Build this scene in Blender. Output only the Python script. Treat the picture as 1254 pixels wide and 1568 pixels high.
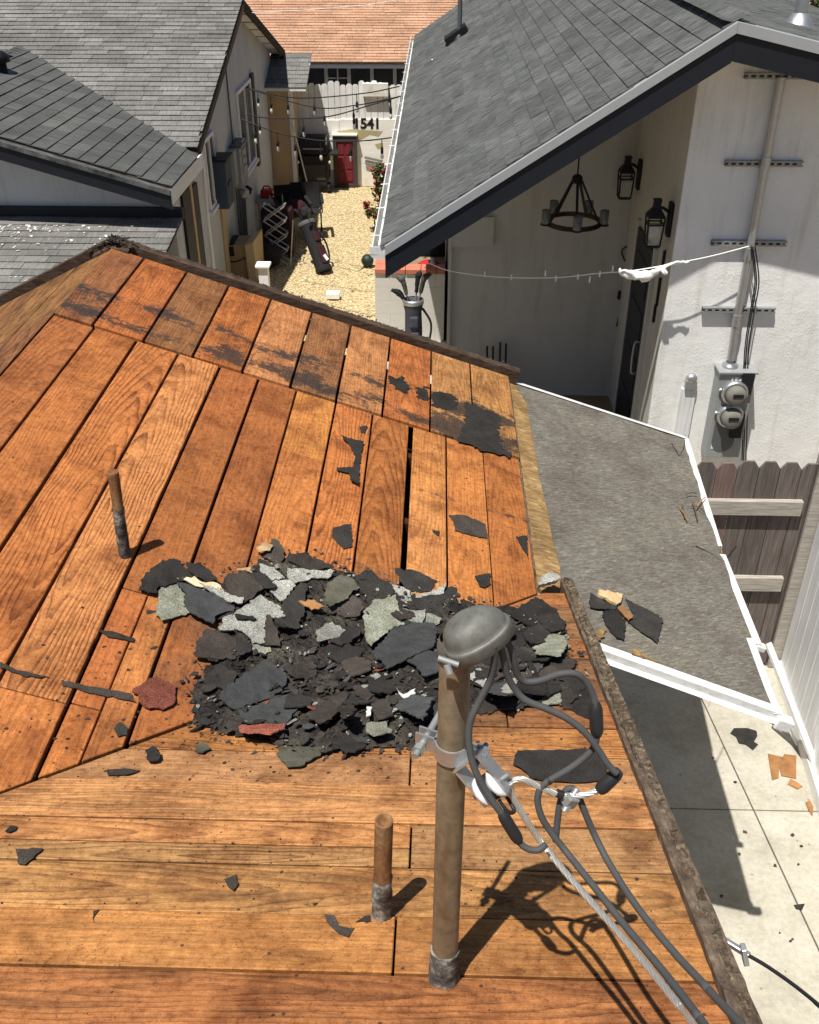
import bpy, bmesh, math, random
from math import sin, cos, tan, pi, radians, sqrt, atan, atan2, floor, hypot
from mathutils import Vector, Matrix, noise as mnoise
random.seed(7)
for o in list(bpy.data.objects): bpy.data.objects.remove(o)
S = bpy.context.scene
COL = S.collection
V = Vector
# ------------------------------------------------------------------ camera, sky, sun, exposure
IW, IH, FPX = 1254.0, 1568.0, 1500.0
VPX, VPY = 675.0, -190.0
PITCH = atan((IH/2-VPY)/FPX); YAW = atan((VPX-IW/2)/(FPX/cos(PITCH)))
EYE = 5.3
CAM = V((0, 0, EYE))
FW = V((-sin(YAW)*cos(PITCH), cos(YAW)*cos(PITCH), -sin(PITCH)))
RT = V((cos(YAW), sin(YAW), 0)); UP = RT.cross(FW)
cd = bpy.data.cameras.new('camera'); cam = bpy.data.objects.new('camera', cd); COL.objects.link(cam)
cd.sensor_fit = 'VERTICAL'; cd.sensor_height = 36; cd.sensor_width = 36; cd.lens = 36*FPX/IH
cd.clip_start = 0.05; cd.clip_end = 500
R = Matrix((RT, UP, -FW)).transposed().to_4x4(); R.translation = CAM
cam.matrix_world = R
S.camera = cam
SUN_EL, SUN_AZ = 70.0, 36.0          # shadows run away from the camera, 36 degrees to the right of +Y
w = bpy.data.worlds.new('World'); S.world = w; w.use_nodes = True
nt = w.node_tree; bg = nt.nodes['Background']
sky = nt.nodes.new('ShaderNodeTexSky'); sky.sky_type = 'NISHITA'; sky.sun_disc = False
sky.sun_elevation = radians(SUN_EL); sky.sun_rotation = radians(180+SUN_AZ)
nt.links.new(sky.outputs[0], bg.inputs[0]); bg.inputs[1].default_value = 0.05
sl = bpy.data.lights.new('sun', 'SUN'); sl.energy = 5.0; sl.angle = radians(0.53); sl.color = (1.0, 0.95, 0.87)
sun = bpy.data.objects.new('sun', sl); COL.objects.link(sun)
sd = V((sin(radians(SUN_AZ))*cos(radians(SUN_EL)), cos(radians(SUN_AZ))*cos(radians(SUN_EL)), -sin(radians(SUN_EL))))
sun.rotation_euler = sd.to_track_quat('-Z', 'Y').to_euler(); sun.location = (-4, -8, 20)
S.view_settings.view_transform = 'Standard'; S.view_settings.look = 'None'
S.view_settings.exposure = 0.45; S.view_settings.gamma = 1; S.view_settings.use_curve_mapping = False
S.render.engine = 'CYCLES'
S.cycles.max_bounces = 6

# ------------------------------------------------------------------ measuring helpers: photo point -> place on a real plane
def ray(x, y): return FW*FPX + RT*(x-IW/2) - UP*(y-IH/2)
def onZ(x, y, z): r = ray(x, y); return CAM + r*((z-EYE)/r.z)
def onY(x, y, Y): r = ray(x, y); return CAM + r*(Y/r.y)
def onX(x, y, X): r = ray(x, y); return CAM + r*(X/r.x)
def onP(x, y, p, n):
    r = ray(x, y); n = V(n); return CAM + r*((V(p)-CAM).dot(n)/r.dot(n))
def inview(P, mg=30):
    v = V(P)-CAM; d = v.dot(FW)
    if d < .1: return False
    x = IW/2+FPX*v.dot(RT)/d; y = IH/2-FPX*v.dot(UP)/d
    return -mg < x < IW+mg and -mg < y < IH+mg
T = tan(radians(18.6))
WB = V((0.039, 1.15, 3.425)); WN = V((0, T, 1)).normalized()        # wing roof plane, falls away from us
MB_ = V((0.517, 3.457, 2.648)); MN = V((T, 0, 1)).normalized()      # main roof plane, falls to the right
def zw(y): return 3.425 - T*(y-1.15)
def zm(x): return 2.648 - T*(x-0.517)
VAL = 2.94                                                            # valley: y = x + VAL
def roofz(x, y): return max(zw(y), zm(x))
def onW(x, y): return onP(x, y, WB, WN)
def onM(x, y): return onP(x, y, MB_, MN)
def onR(x, y):
    a = onW(x, y); b = onM(x, y)
    return a if (a-CAM).length < (b-CAM).length else b

# ------------------------------------------------------------------ mesh helpers
WL = {}                                                               # world origin of every object (no parent rotates)
class MB:
    def __init__(s): s.v = []; s.f = []; s.sm = []; s.r = []
    def add(s, vs, fs, smooth=False, rnd=0.0):
        b = len(s.v); s.v += [V(p) for p in vs]
        for f in fs: s.f.append([b+i for i in f]); s.sm.append(smooth); s.r.append(rnd)
        return s
    def hexa(s, p, rnd=0.0):     # 4 bottom, 4 top points, both counter-clockwise from above
        return s.add(p, [(3,2,1,0),(4,5,6,7),(0,1,5,4),(1,2,6,5),(2,3,7,6),(3,0,4,7)], False, rnd)
    def box(s, c, d, ax=None, rnd=0.0):
        c = V(c); X, Y, Z = ax if ax else (V((1,0,0)), V((0,1,0)), V((0,0,1)))
        X = V(X)*d[0]/2; Y = V(Y)*d[1]/2; Z = V(Z)*d[2]/2
        return s.hexa([c-X-Y-Z, c+X-Y-Z, c+X+Y-Z, c-X+Y-Z, c-X-Y+Z, c+X-Y+Z, c+X+Y+Z, c-X+Y+Z], rnd)
    def b2(s, a, b, rnd=0.0):
        return s.box([(a[i]+b[i])/2 for i in range(3)], [abs(b[i]-a[i]) for i in range(3)], None, rnd)
    def bar(s, a, b, wx, wz, up=(0,0,1)):
        a, b = V(a), V(b); Y = (b-a); L = Y.length; Y.normalize(); X = Y.cross(V(up))
        if X.length < 1e-4: X = V((1,0,0))
        X.normalize(); Z = X.cross(Y)
        return s.box((a+b)/2, (wx, L, wz), (X, Y, Z))
    def prism(s, top, down, rnd=0.0, sides=True):   # polygon (ccw seen from above) and an offset to its underside
        n = len(top); t = [V(p) for p in top]; b = [p+V(down) for p in t]
        fs = [tuple(range(n)), tuple(range(2*n-1, n-1, -1))]
        fs += [(i, i+n, (i+1) % n + n, (i+1) % n) for i in range(n)]
        return s.add(t+b, fs, False, rnd)
    def tube(s, pts, r, seg=10, caps=True, smooth=True, rs=None):
        pts = [V(p) for p in pts]; n = len(pts); ref = None; vs = []; fs = []
        for i, p in enumerate(pts):
            t = (pts[min(i+1, n-1)]-pts[max(i-1, 0)]).normalized()
            if ref is None:
                ref = t.cross(V((0, 0, 1)))
                if ref.length < .05: ref = t.cross(V((1, 0, 0)))
            ref = (ref - t*ref.dot(t)).normalized(); b = t.cross(ref)
            rr = rs[i] if rs else r
            vs += [p + (ref*cos(2*pi*k/seg)+b*sin(2*pi*k/seg))*rr for k in range(seg)]
        for i in range(n-1):
            for k in range(seg):
                k2 = (k+1) % seg; fs.append((i*seg+k, i*seg+k2, (i+1)*seg+k2, (i+1)*seg+k))
        s.add(vs, fs, smooth)
        if caps:
            s.add(vs[:seg], [tuple(range(seg-1, -1, -1))]); s.add(vs[-seg:], [tuple(range(seg))])
        return s
    def lathe(s, base, axis, prof, seg=20, smooth=True, ref=(1, 0, 0)):   # prof: (radius, height)
        A = V(axis).normalized(); X = V(ref); X = (X-A*X.dot(A))
        if X.length < .05: X = A.cross(V((0, 1, 0)))
        X.normalize(); Y = A.cross(X); vs = []; fs = []
        for (r, h) in prof:
            vs += [V(base)+A*h+(X*cos(2*pi*k/seg)+Y*sin(2*pi*k/seg))*max(r, 1e-4) for k in range(seg)]
        for i in range(len(prof)-1):
            for k in range(seg):
                k2 = (k+1) % seg; fs.append((i*seg+k, i*seg+k2, (i+1)*seg+k2, (i+1)*seg+k))
        return s.add(vs, fs, smooth)
    def ico(s, c, r, sub=1, jit=0.0, sc=(1, 1, 1), rnd=0.0, smooth=False):
        bm = bmesh.new(); bmesh.ops.create_icosphere(bm, subdivisions=sub, radius=1)
        vs = []
        for q in bm.verts:
            k = 1+random.uniform(-jit, jit); vs.append(V(c)+V((q.co.x*sc[0], q.co.y*sc[1], q.co.z*sc[2]))*r*k)
        s.add(vs, [[q.index for q in f.verts] for f in bm.faces], smooth, rnd); bm.free(); return s
    def mesh(s, name, origin):
        me = bpy.data.meshes.new(name); o = V(origin)
        me.from_pydata([p-o for p in s.v], [], s.f)
        me.polygons.foreach_set('use_smooth', s.sm)
        at = me.attributes.new('rnd', 'FLOAT', 'FACE'); at.data.foreach_set('value', s.r)
        me.update(); return me
    def build(s, name, mat, parent=None, origin=None, bevel=0):
        if origin is None:
            lo = [min(p[i] for p in s.v) for i in range(3)]; hi = [max(p[i] for p in s.v) for i in range(3)]
            origin = V([(lo[i]+hi[i])/2 for i in range(3)])
        if parent is None: origin = V((origin[0], origin[1], min(p[2] for p in s.v)))
        o = bpy.data.objects.new(name, s.mesh(name, origin)); o.data.materials.append(M[mat] if isinstance(mat, str) else mat)
        if bevel:
            md = o.modifiers.new('bevel', 'BEVEL'); md.width = bevel; md.segments = 2; md.limit_method = 'ANGLE'
        return put(o, origin, parent)
def put(o, origin, parent=None, rot=None):
    COL.objects.link(o); WL[o.name] = V(origin)
    if parent is not None: o.parent = parent; o.location = V(origin)-WL[parent.name]
    else: o.location = V(origin)
    if rot is not None: o.rotation_euler = rot.to_euler()
    return o
def tag(o, label, cat, group=None):
    o['label'] = label; o['category'] = cat
    if group: o['group'] = group
    return o
def thing(name, loc, label, cat, group=None):
    o = bpy.data.objects.new(name, None); o.empty_display_size = .1; put(o, loc); return tag(o, label, cat, group)
def part(name, loc, parent):
    o = bpy.data.objects.new(name, None); o.empty_display_size = .05; return put(o, loc, parent)
def struct(o): o['kind'] = 'structure'; return o
def stuff(o): o['kind'] = 'stuff'; return o
def smooth_path(P, n=8):
    P = [V(p) for p in P]; out = []
    for i in range(len(P)-1):
        a, b, c, d = P[max(i-1, 0)], P[i], P[i+1], P[min(i+2, len(P)-1)]
        for k in range(n):
            t = k/n; out.append(.5*((2*b)+(c-a)*t+(2*a-5*b+4*c-d)*t*t+(3*b-a-3*c+d)*t**3))
    return out+[P[-1]]
def text_mesh(txt, size, name, mat, parent, loc, rot, ext=0.002, origin_center=True):
    cu = bpy.data.curves.new(name, 'FONT'); cu.body = txt; cu.size = size; cu.extrude = ext
    cu.offset = size*.035; cu.align_x = 'CENTER'; cu.align_y = 'CENTER'
    t = bpy.data.objects.new('tmp', cu); COL.objects.link(t)
    dg = bpy.context.evaluated_depsgraph_get(); me = bpy.data.meshes.new_from_object(t.evaluated_get(dg))
    bpy.data.objects.remove(t); me.name = name
    o = bpy.data.objects.new(name, me); me.materials.clear(); me.materials.append(M[mat]); put(o, loc, parent); o.rotation_euler = rot; return o

# ------------------------------------------------------------------ materials
M = {}
class NT:
    def __init__(s, name, rough=.8, spec=.3, metal=0):
        s.m = bpy.data.materials.new(name); s.m.use_nodes = True; s.t = s.m.node_tree
        s.b = s.t.nodes['Principled BSDF']; s.b.inputs['Roughness'].default_value = rough
        s.b.inputs['Specular IOR Level'].default_value = spec; s.b.inputs['Metallic'].default_value = metal
        M[name] = s.m
    def n(s, ty, ins=(), **pr):
        d = s.t.nodes.new('ShaderNode'+ty)
        for k, v in pr.items(): setattr(d, k, v)
        for k, v in (ins.items() if isinstance(ins, dict) else enumerate(ins)):
            if v is None: continue
            if isinstance(v, bpy.types.NodeSocket): s.t.links.new(v, d.inputs[k])
            else:
                if isinstance(v, tuple) and len(v) == 3 and d.inputs[k].type == 'RGBA': v = (*v, 1)
                d.inputs[k].default_value = v
        return d
    def obj(s): return s.n('TexCoord').outputs['Object']
    def pos(s): return s.n('NewGeometry').outputs['Position']
    def rnd(s):
        a = s.n('ObjectInfo').outputs['Random']; b = s.n('Attribute', attribute_name='rnd').outputs['Fac']
        return s.ma('FRACT', s.ma('ADD', a, b))
    def ma(s, op, a, b=None, c=None, clamp=False): return s.n('Math', (a, b, c), operation=op, use_clamp=clamp).outputs[0]
    def vm(s, op, a, b=None): return s.n('VectorMath', (a, b), operation=op).outputs[0]
    def sc(s, v, k): return s.n('Mapping', {'Vector': v, 'Scale': k}).outputs[0]
    def noise(s, v, scale=5, detail=3, rough=.55, dist=0): return s.n('TexNoise', {'Vector': v, 'Scale': scale, 'Detail': detail, 'Roughness': rough, 'Distortion': dist}).outputs[0]
    def vor(s, v, scale, feat='F1', out=0): return s.n('TexVoronoi', {'Vector': v, 'Scale': scale}, feature=feat).outputs[out]
    def ramp(s, f, pts, interp='LINEAR'):
        d = s.n('ValToRGB', {'Fac': f}); e = d.color_ramp.elements; d.color_ramp.interpolation = interp
        while len(e) < len(pts): e.new(.5)
        for q, (p, c) in zip(e, pts):
            q.position = p
            if not isinstance(c, tuple): c = (c, c, c)
            q.color = (*c, 1)
        return d.outputs[0]
    def step(s, f, a, b): return s.n('MapRange', {'Value': f, 'From Min': a, 'From Max': b}, clamp=True).outputs[0]
    def mix(s, f, a, b, bl='MIX'): return s.n('Mix', {0: f, 6: a, 7: b}, data_type='RGBA', blend_type=bl).outputs[2]
    def mul(s, a, b): return s.mix(1.0, a, b, 'MULTIPLY')
    def bump(s, h, st=.5, d=.01):
        b = s.n('Bump', {'Height': h, 'Strength': st, 'Distance': d})
        s.t.links.new(b.outputs[0], s.b.inputs['Normal'])
    def col(s, c): s.t.links.new(c, s.b.inputs['Base Color']); return s
    def rough(s, c): s.t.links.new(c, s.b.inputs['Roughness']); return s

def plain(name, c, rough=.7, metal=0, var=.25, scale=20, bump=.15, bd=.002, spec=.3):
    m = NT(name, rough, spec, metal); p = m.pos()
    f = m.noise(p, scale, 4, .6); f2 = m.noise(p, scale*6, 2)
    k = m.ma('ADD', m.ma('MULTIPLY', f, var*1.4), m.ma('MULTIPLY', f2, var*.6))
    c2 = m.ramp(k, [(0.0, tuple(x*(1-var) for x in c)), (var*2, tuple(min(1, x*(1+var)) for x in c))])
    m.col(c2)
    if bump: m.bump(m.ma('ADD', f, m.ma('MULTIPLY', f2, .5)), bump, bd)
    return m

def wood(name, along):
    m = NT(name, .78, .25); o = m.obj(); x = m.n('SeparateXYZ', (o,)); ac, al = (0, 1) if along == 'Y' else (1, 0)
    A, L = x.outputs[ac], x.outputs[al]
    r = m.n('ObjectInfo').outputs['Random']; wn = m.n('TexWhiteNoise', {'W': r}, noise_dimensions='1D').outputs['Color']
    c = m.n('SeparateColor', (wn,)); c0, c1, c2 = c.outputs[0], c.outputs[1], c.outputs[2]
    off = m.vm('SCALE', wn, None); off.node.inputs[3].default_value = 37.0
    base = m.n('CombineXYZ', (m.ma('MULTIPLY', A, 5.0), m.ma('MULTIPLY', L, 1.6), 0.0)).outputs[0]
    wob = m.ma('SUBTRACT', m.noise(m.vm('ADD', base, off), 1.0, 3, .5), .5)
    A2 = m.ma('ADD', m.ma('ADD', A, m.ma('MULTIPLY', wob, .075)), m.ma('MULTIPLY', m.ma('SUBTRACT', c0, .5), .16))
    L2 = m.ma('ADD', m.ma('MULTIPLY', L, .075), m.ma('MULTIPLY', m.ma('SUBTRACT', c1, .5), .16))
    v = m.n('CombineXYZ', (A2, L2, m.ma('MULTIPLY', c2, .02))).outputs[0]
    wv = m.n('TexWave', {'Vector': v, 'Scale': 23.0, 'Distortion': 3.4, 'Detail': 4.0, 'Detail Scale': 1.7, 'Detail Roughness': .6}, wave_type='RINGS', rings_direction='SPHERICAL', wave_profile='SAW').outputs['Fac']
    line = m.ramp(wv, [(0, .0), (.5, .12), (.86, .85), (.95, 1.0), (1.0, .15)])
    fv = m.n('CombineXYZ', (m.ma('MULTIPLY', A, 150.0), m.ma('MULTIPLY', L, 7.0), r)).outputs[0]
    fib = m.noise(m.vm('ADD', fv, off), 1.0, 4, .65)
    fine = m.noise(o, 260, 3, .7); mot = m.noise(m.vm('ADD', o, off), 46, 6, .78); patch = m.noise(m.vm('ADD', m.vm('ADD', o, off), (2.0, 8.0, 4.0)), 6.5, 4, .6)
    line = m.ma('MULTIPLY', line, m.ma('ADD', .35, m.ma('MULTIPLY', m.step(patch, .30, .62), .75)))
    blo = m.noise(m.vm('ADD', o, off), 4.5, 5, .62, .6)
    b2v = m.n('CombineXYZ', (m.ma('MULTIPLY', A, 26.0), m.ma('MULTIPLY', L, 2.6), 0.0)).outputs[0]; blo2 = m.noise(m.vm('ADD', b2v, off), 1.0, 6, .68, .4)
    tint = m.n('Attribute', attribute_name='tint', attribute_type='OBJECT').outputs['Color']
    gr = m.n('Attribute', attribute_name='grain', attribute_type='OBJECT').outputs['Fac']
    st = m.n('Attribute', attribute_name='stain', attribute_type='OBJECT').outputs['Fac']
    gy = m.n('Attribute', attribute_name='grey', attribute_type='OBJECT').outputs['Fac']
    cc = m.mix(m.ma('MULTIPLY', line, gr), tint, m.mul(tint, (.36, .29, .28, 1)))
    cc = m.mul(cc, m.ramp(fib, [(.25, .62), (.5, .98), (.75, 1.18)]))
    cc = m.mul(cc, m.ramp(blo, [(.28, (.50, .42, .38)), (.5, (1, 1, 1)), (.72, (1.22, 1.25, 1.28))]))
    cc = m.mul(cc, m.ramp(fine, [(.3, .78), (.7, 1.15)])); cc = m.mul(cc, m.ramp(mot, [(.30, (.42, .34, .30)), (.45, (.93, .91, .90)), (.62, (1.16, 1.2, 1.24)), (.72, (1.45, 1.6, 1.8))]))
    # weathered grey-brown film, patchy
    cc = m.mix(m.ma('MULTIPLY', gy, m.step(blo2, .42, .68)), cc, m.mul(cc, (.36, .37, .40, 1)))
    # nail holes and dirt specks
    vo = m.vor(o, 23); sp = m.ma('MULTIPLY', m.ma('LESS_THAN', vo, .10), m.ma('GREATER_THAN', m.noise(o, 7, 2), .52))
    cc = m.mix(m.ma('MULTIPLY', sp, .8), cc, (.03, .018, .012))
    vo2 = m.vor(o, 95); sp2 = m.ma('MULTIPLY', m.ma('LESS_THAN', vo2, .17), m.ma('GREATER_THAN', m.noise(m.vm('ADD', o, off), 7, 3), .50))
    cc = m.mix(m.ma('MULTIPLY', sp2, .7), cc, (.045, .028, .02))
    # black roofing-tar residue in rows across the boards
    p = m.pos(); px = m.n('SeparateXYZ', (p,)); ry = px.outputs[1]
    bn = m.noise(m.sc(p, (1.0, 1.0, 0.0)), 3.3, 2); yy = m.ma('ADD', ry, m.ma('MULTIPLY', m.ma('SUBTRACT', bn, .5), .2))
    bands = m.ma('ADD', m.ma('SUBTRACT', .095, m.ma('ABSOLUTE', m.ma('SUBTRACT', yy, 4.715))), 0.0)
    bands2 = m.ma('SUBTRACT', .075, m.ma('ABSOLUTE', m.ma('SUBTRACT', yy, 4.955)))
    bands3 = m.ma('SUBTRACT', .022, m.ma('ABSOLUTE', m.ma('SUBTRACT', m.ma('ADD', ry, m.ma('MULTIPLY', m.ma('SUBTRACT', bn, .5), .06)), 3.985)))
    bb = m.ma('MULTIPLY', m.ma('MAXIMUM', m.ma('MAXIMUM', bands, bands2), m.ma('MULTIPLY', bands3, 2.5)), 4.0)
    rag = m.noise(m.sc(p, (1.0, 1.5, 1.0)), 24, 6, .72)
    msk = m.ma('ADD', m.ma('ADD', rag, m.ma('MULTIPLY', bb, .5)), m.ma('MULTIPLY', m.ma('SUBTRACT', m.noise(p, 2.6, 2), .5), 1.0))
    msk = m.step(m.ma('ADD', msk, m.ma('MULTIPLY', m.ma('SUBTRACT', st, 1.0), .5)), .50, .64)
    msk = m.ma('MULTIPLY', msk, m.ma('GREATER_THAN', st, .01))
    cc = m.mix(m.ma('MULTIPLY', msk, .9), cc, m.ramp(rag, [(.4, (.014, .012, .012)), (.7, (.045, .038, .033))]))
    # brown dust and tar smears spread around the rubble heap, with a ragged border
    dv = m.vm('SUBTRACT', m.sc(p, (1.0, 1.25, 0.0)), (-.17, 2.66*1.25, 0.0)); dl = m.n('VectorMath', (dv,), operation='LENGTH').outputs['Value']
    dm = m.step(m.ma('ADD', m.ma('SUBTRACT', .86, dl), m.ma('MULTIPLY', m.ma('SUBTRACT', m.noise(p, 6, 6, .7), .5), .9)), .02, .42)
    cc = m.mix(m.ma('MULTIPLY', dm, .72), cc, m.ramp(mot, [(.35, (.035, .025, .018)), (.65, (.13, .085, .05))]))
    m.col(cc)
    h = m.ma('ADD', m.ma('MULTIPLY', m.ma('MULTIPLY', line, gr), -.9), m.ma('ADD', m.ma('MULTIPLY', fib, .5), m.ma('MULTIPLY', fine, .25)))
    m.bump(h, .55, .004)
    return m
wood('wood_y', 'Y'); wood('wood_x', 'X')

def shingle(name, lo, hi, streak=.5, gran=.35, dirv=(6, 55, 6)):
    m = NT(name, .95, .1); r = m.rnd(); p = m.pos(); o = m.obj()
    t = m.ramp(r, [(0, lo), (.55, tuple((a+b)/2 for a, b in zip(lo, hi))), (1, hi)])
    g = m.noise(p, 330, 2, .8); b = m.noise(p, 1.6, 4); s2 = m.noise(m.sc(p, dirv), 1, 4, .65)
    t = m.mul(t, m.ramp(g, [(.25, 1-gran), (.75, 1+gran)]))
    t = m.mul(t, m.ramp(s2, [(.3, 1-streak*.6), (.7, 1+streak*.45)]))
    t = m.mul(t, m.ramp(b, [(.3, .8), (.7, 1.15)]))
    m.col(t); m.bump(g, .5, .002)
shingle('shingle_dark', (.086, .091, .090), (.113, .118, .115), 1.35, .35, (8, 75, 8))
shingle('shingle_porch', (.074, .076, .075), (.100, .103, .100), .5)
shingle('shingle_light', (.14, .137, .131), (.198, .195, .187), .5, .35, (60, 9, 9))
shingle('shingle_brown', (.39, .225, .145), (.46, .285, .19), .5, .35, (50, 9, 9))

def stucco(name, c, sc=55, st=.5):
    m = NT(name, .9, .2); p = m.pos(); a = m.noise(p, sc, 5, .65); b = m.noise(p, 1.1, 5, .6); d = m.noise(p, sc*4, 2)
    cc = m.ramp(b, [(.3, tuple(x*.86 for x in c)), (.7, c)])
    dr = m.noise(m.sc(p, (9, 9, .9)), 1, 5, .65); cc = m.mul(cc, m.ramp(dr, [(.30, (.86, .84, .80)), (.48, (1, 1, 1))]))
    m.col(m.mul(cc, m.ramp(d, [(.2, .93), (.8, 1.04)]))); m.bump(m.ma('ADD', m.ma('MULTIPLY', a, m.step(m.noise(p, 5, 3), .3, .7)), m.ma('MULTIPLY', d, .3)), st, .012)
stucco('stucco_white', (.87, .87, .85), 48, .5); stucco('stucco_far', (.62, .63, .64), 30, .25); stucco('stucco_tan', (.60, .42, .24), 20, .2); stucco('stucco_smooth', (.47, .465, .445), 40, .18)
plain('navy', (.010, .012, .018), .55, 0, .3, 12, .25, .003)
plain('navy_door', (.007, .009, .017), .4, 0, .3, 12, .1)
plain('drip_metal', (.42, .44, .46), .45, .4, .12, 15, .05)
m = NT('white_metal', .5, .3); p = m.pos(); a = m.noise(m.sc(p, (7, 7, 60)), 1, 5, .7); b = m.noise(p, 22, 5, .7)
m.col(m.mul(m.ramp(a, [(.28, (.46, .45, .42)), (.45, (.66, .66, .64)), (.7, (.72, .72, .71))]), m.ramp(b, [(.3, .78), (.5, 1.0)]))); m.bump(b, .15, .002)
plain('white_vinyl', (.82, .82, .81), .45, 0, .05, 9, .05, .001)
m = NT('white_siding', .5, .3); p = m.pos(); a = m.noise(m.sc(p, (40, 40, 1.2)), 1, 4, .65)
m.col(m.mul(m.ramp(a, [(.3, (.60, .61, .62)), (.55, (.74, .745, .75)), (.75, (.80, .80, .79))]), m.ramp(m.noise(p, 2.2, 4), [(.3, .88), (.7, 1.03)]))); m.bump(a, .2, .003)
plain('galvanized', (.48, .49, .50), .42, .85, .25, 45, .12, .001)
plain('galvanized_dull', (.30, .31, .31), .55, .5, .25, 45, .12, .001)
m = NT('cast_grey', .62, .35, .35); p = m.pos(); a = m.noise(p, 16, 4); b = m.noise(p, 70, 4, .7)
m.col(m.mul(m.ramp(a, [(.3, (.105, .105, .095)), (.7, (.165, .165, .150))]), m.ramp(b, [(.25, .7), (.5, 1), (.72, 1.15)]))); m.bump(b, .25, .002)
m = NT('old_pipe', .6, .35, .25); p = m.pos(); z = m.n('SeparateXYZ', (p,)).outputs[2]; a = m.noise(m.sc(p, (22, 22, 3)), 1, 5); b = m.noise(p, 40, 4, .7)
m.col(m.mul(m.ramp(a, [(.3, (.15, .10, .055)), (.5, (.21, .165, .105)), (.72, (.25, .22, .165))]), m.ramp(b, [(.3, .7), (.65, 1.15)]))); m.bump(b, .2, .002)
m = NT('rust_pipe', .85, .2, .1); p = m.pos(); a = m.noise(m.sc(p, (16, 16, 7)), 1, 5, .65); b = m.noise(p, 60, 4, .7)
m.col(m.mul(m.ramp(a, [(.3, (.075, .05, .035)), (.5, (.20, .095, .04)), (.7, (.26, .19, .10))]), m.ramp(b, [(.3, .6), (.65, 1.2)]))); m.bump(b, .5, .003)
m = NT('mastic', .8, .3); p = m.pos(); a = m.noise(p, 38, 5, .7); b = m.noise(p, 11, 3)
m.col(m.ramp(m.ma('ADD', m.ma('MULTIPLY', a, .7), m.ma('MULTIPLY', b, .3)), [(.4, (.025, .024, .022)), (.52, (.10, .095, .085)), (.63, (.33, .32, .29))])); m.bump(a, .7, .004)
plain('rubber', (.060, .062, .064), .7, 0, .35, 35, .4, .0015)
plain('rubber_black', (.018, .018, .02), .5, 0, .25, 60, .2, .001)
plain('strand', (.55, .54, .50), .4, .7, .25, 90, .1, .001)
m = NT('porcelain', .3, .5); m.col(m.ramp(m.noise(m.pos(), 40, 3), [(.3, (.50, .51, .52)), (.7, (.72, .73, .73))]))
# debris
def debris(name, c, gran=0.0, moss=0.0, sc=300):
    m = NT(name, .95, .12); p = m.pos(); g = m.noise(p, sc, 2, .8); b = m.noise(p, 14, 4, .6); r = m.rnd()
    cc = m.ramp(b, [(.3, tuple(x*.72 for x in c)), (.7, tuple(x*1.25 for x in c))])
    cc = m.mul(cc, m.ramp(r, [(0, .72), (1, 1.25)]))
    cc = m.mul(cc, m.ramp(g, [(.36, 1-gran), (.5, 1.0), (.66, 1+gran*1.6)]))
    if moss: cc = m.mix(m.ma('MULTIPLY', m.step(m.noise(p, 18, 4), .48, .62), moss), cc, (.12, .15, .06))
    m.col(cc); m.bump(m.ma('ADD', m.ma('MULTIPLY', g, .5), b), .6, .004)
debris('felt', (.030, .028, .026), .35); debris('felt_brown', (.050, .042, .036), .4); debris('felt_blue', (.058, .060, .061), .25)
debris('felt_olive', (.085, .082, .062), .25)
debris('granule', (.25, .252, .225), .55, 0, 240); debris('granule_moss', (.24, .245, .20), .5, .4, 240)
debris('red_granule', (.19, .062, .042), .6); debris('tan_wood', (.50, .35, .19), .15); debris('orange_wood', (.34, .17, .07), .2); debris('cream', (.62, .50, .33), .1)
debris('white_scrap', (.62, .60, .57), .1)
m = NT('rubble', .97, .1); p = m.pos(); a = m.noise(p, 30, 6, .75); v = m.vor(p, 55); g = m.noise(p, 260, 2, .8)
cc = m.ramp(m.noise(p, 7, 4, .6), [(.35, (.020, .018, .017)), (.52, (.040, .035, .031)), (.66, (.075, .07, .052)), (.76, (.11, .115, .07))])
cc = m.mul(cc, m.ramp(g, [(.3, .55), (.5, 1), (.68, 2.0)])); m.col(cc); m.bump(m.ma('ADD', a, v), .9, .012)
m = NT('patio_felt', .97, .1); p = m.pos(); sp = m.sc(m.n('Mapping', {'Vector': p, 'Rotation': (0, 0, .95)}).outputs[0], (120, 22, 20)); a = m.noise(sp, 1, 4, .7, .5)
sp2 = m.sc(m.n('Mapping', {'Vector': p, 'Rotation': (0, 0, -.4)}).outputs[0], (18, 90, 20)); a2 = m.noise(sp2, 1, 4, .7, .8); b = m.noise(p, 3.0, 5, .62); g = m.noise(p, 240, 2, .8)
cc = m.ramp(m.ma('MAXIMUM', a, m.ma('MULTIPLY', a2, .97)), [(.42, (.095, .085, .072)), (.58, (.165, .152, .130)), (.70, (.26, .245, .215)), (.80, (.36, .34, .30))])
cc = m.mul(cc, m.ramp(b, [(.28, (.74, .68, .66)), (.5, (1, 1, 1)), (.7, (1.16, 1.18, 1.1))])); cc = m.mul(cc, m.ramp(g, [(.3, .78), (.7, 1.2)]))
s3 = m.step(m.noise(m.vm('ADD', p, (7.0, 2.0, 0.0)), 5.5, 6, .7), .56, .72); cc = m.mix(m.ma('MULTIPLY', s3, .5), cc, (.075, .062, .05)); m.col(cc); m.bump(m.ma('ADD', a, m.ma('MULTIPLY', b, 2)), .5, .008)
m = NT('osb', .9, .15); p = m.pos(); a = m.noise(m.sc(p, (14, 40, 14)), 1, 4, .7, 1.2); b = m.noise(p, 5, 4)
m.col(m.mul(m.ramp(a, [(.3, (.12, .075, .035)), (.5, (.25, .155, .065)), (.68, (.38, .27, .13))]), m.ramp(b, [(.3, .65), (.65, 1.15)]))); m.bump(a, .4, .004)
m = NT('old_board', .92, .15); p = m.pos(); a = m.noise(m.sc(p, (60, 9, 60)), 1, 5, .7); b = m.noise(p, 12, 5, .7)
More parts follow.
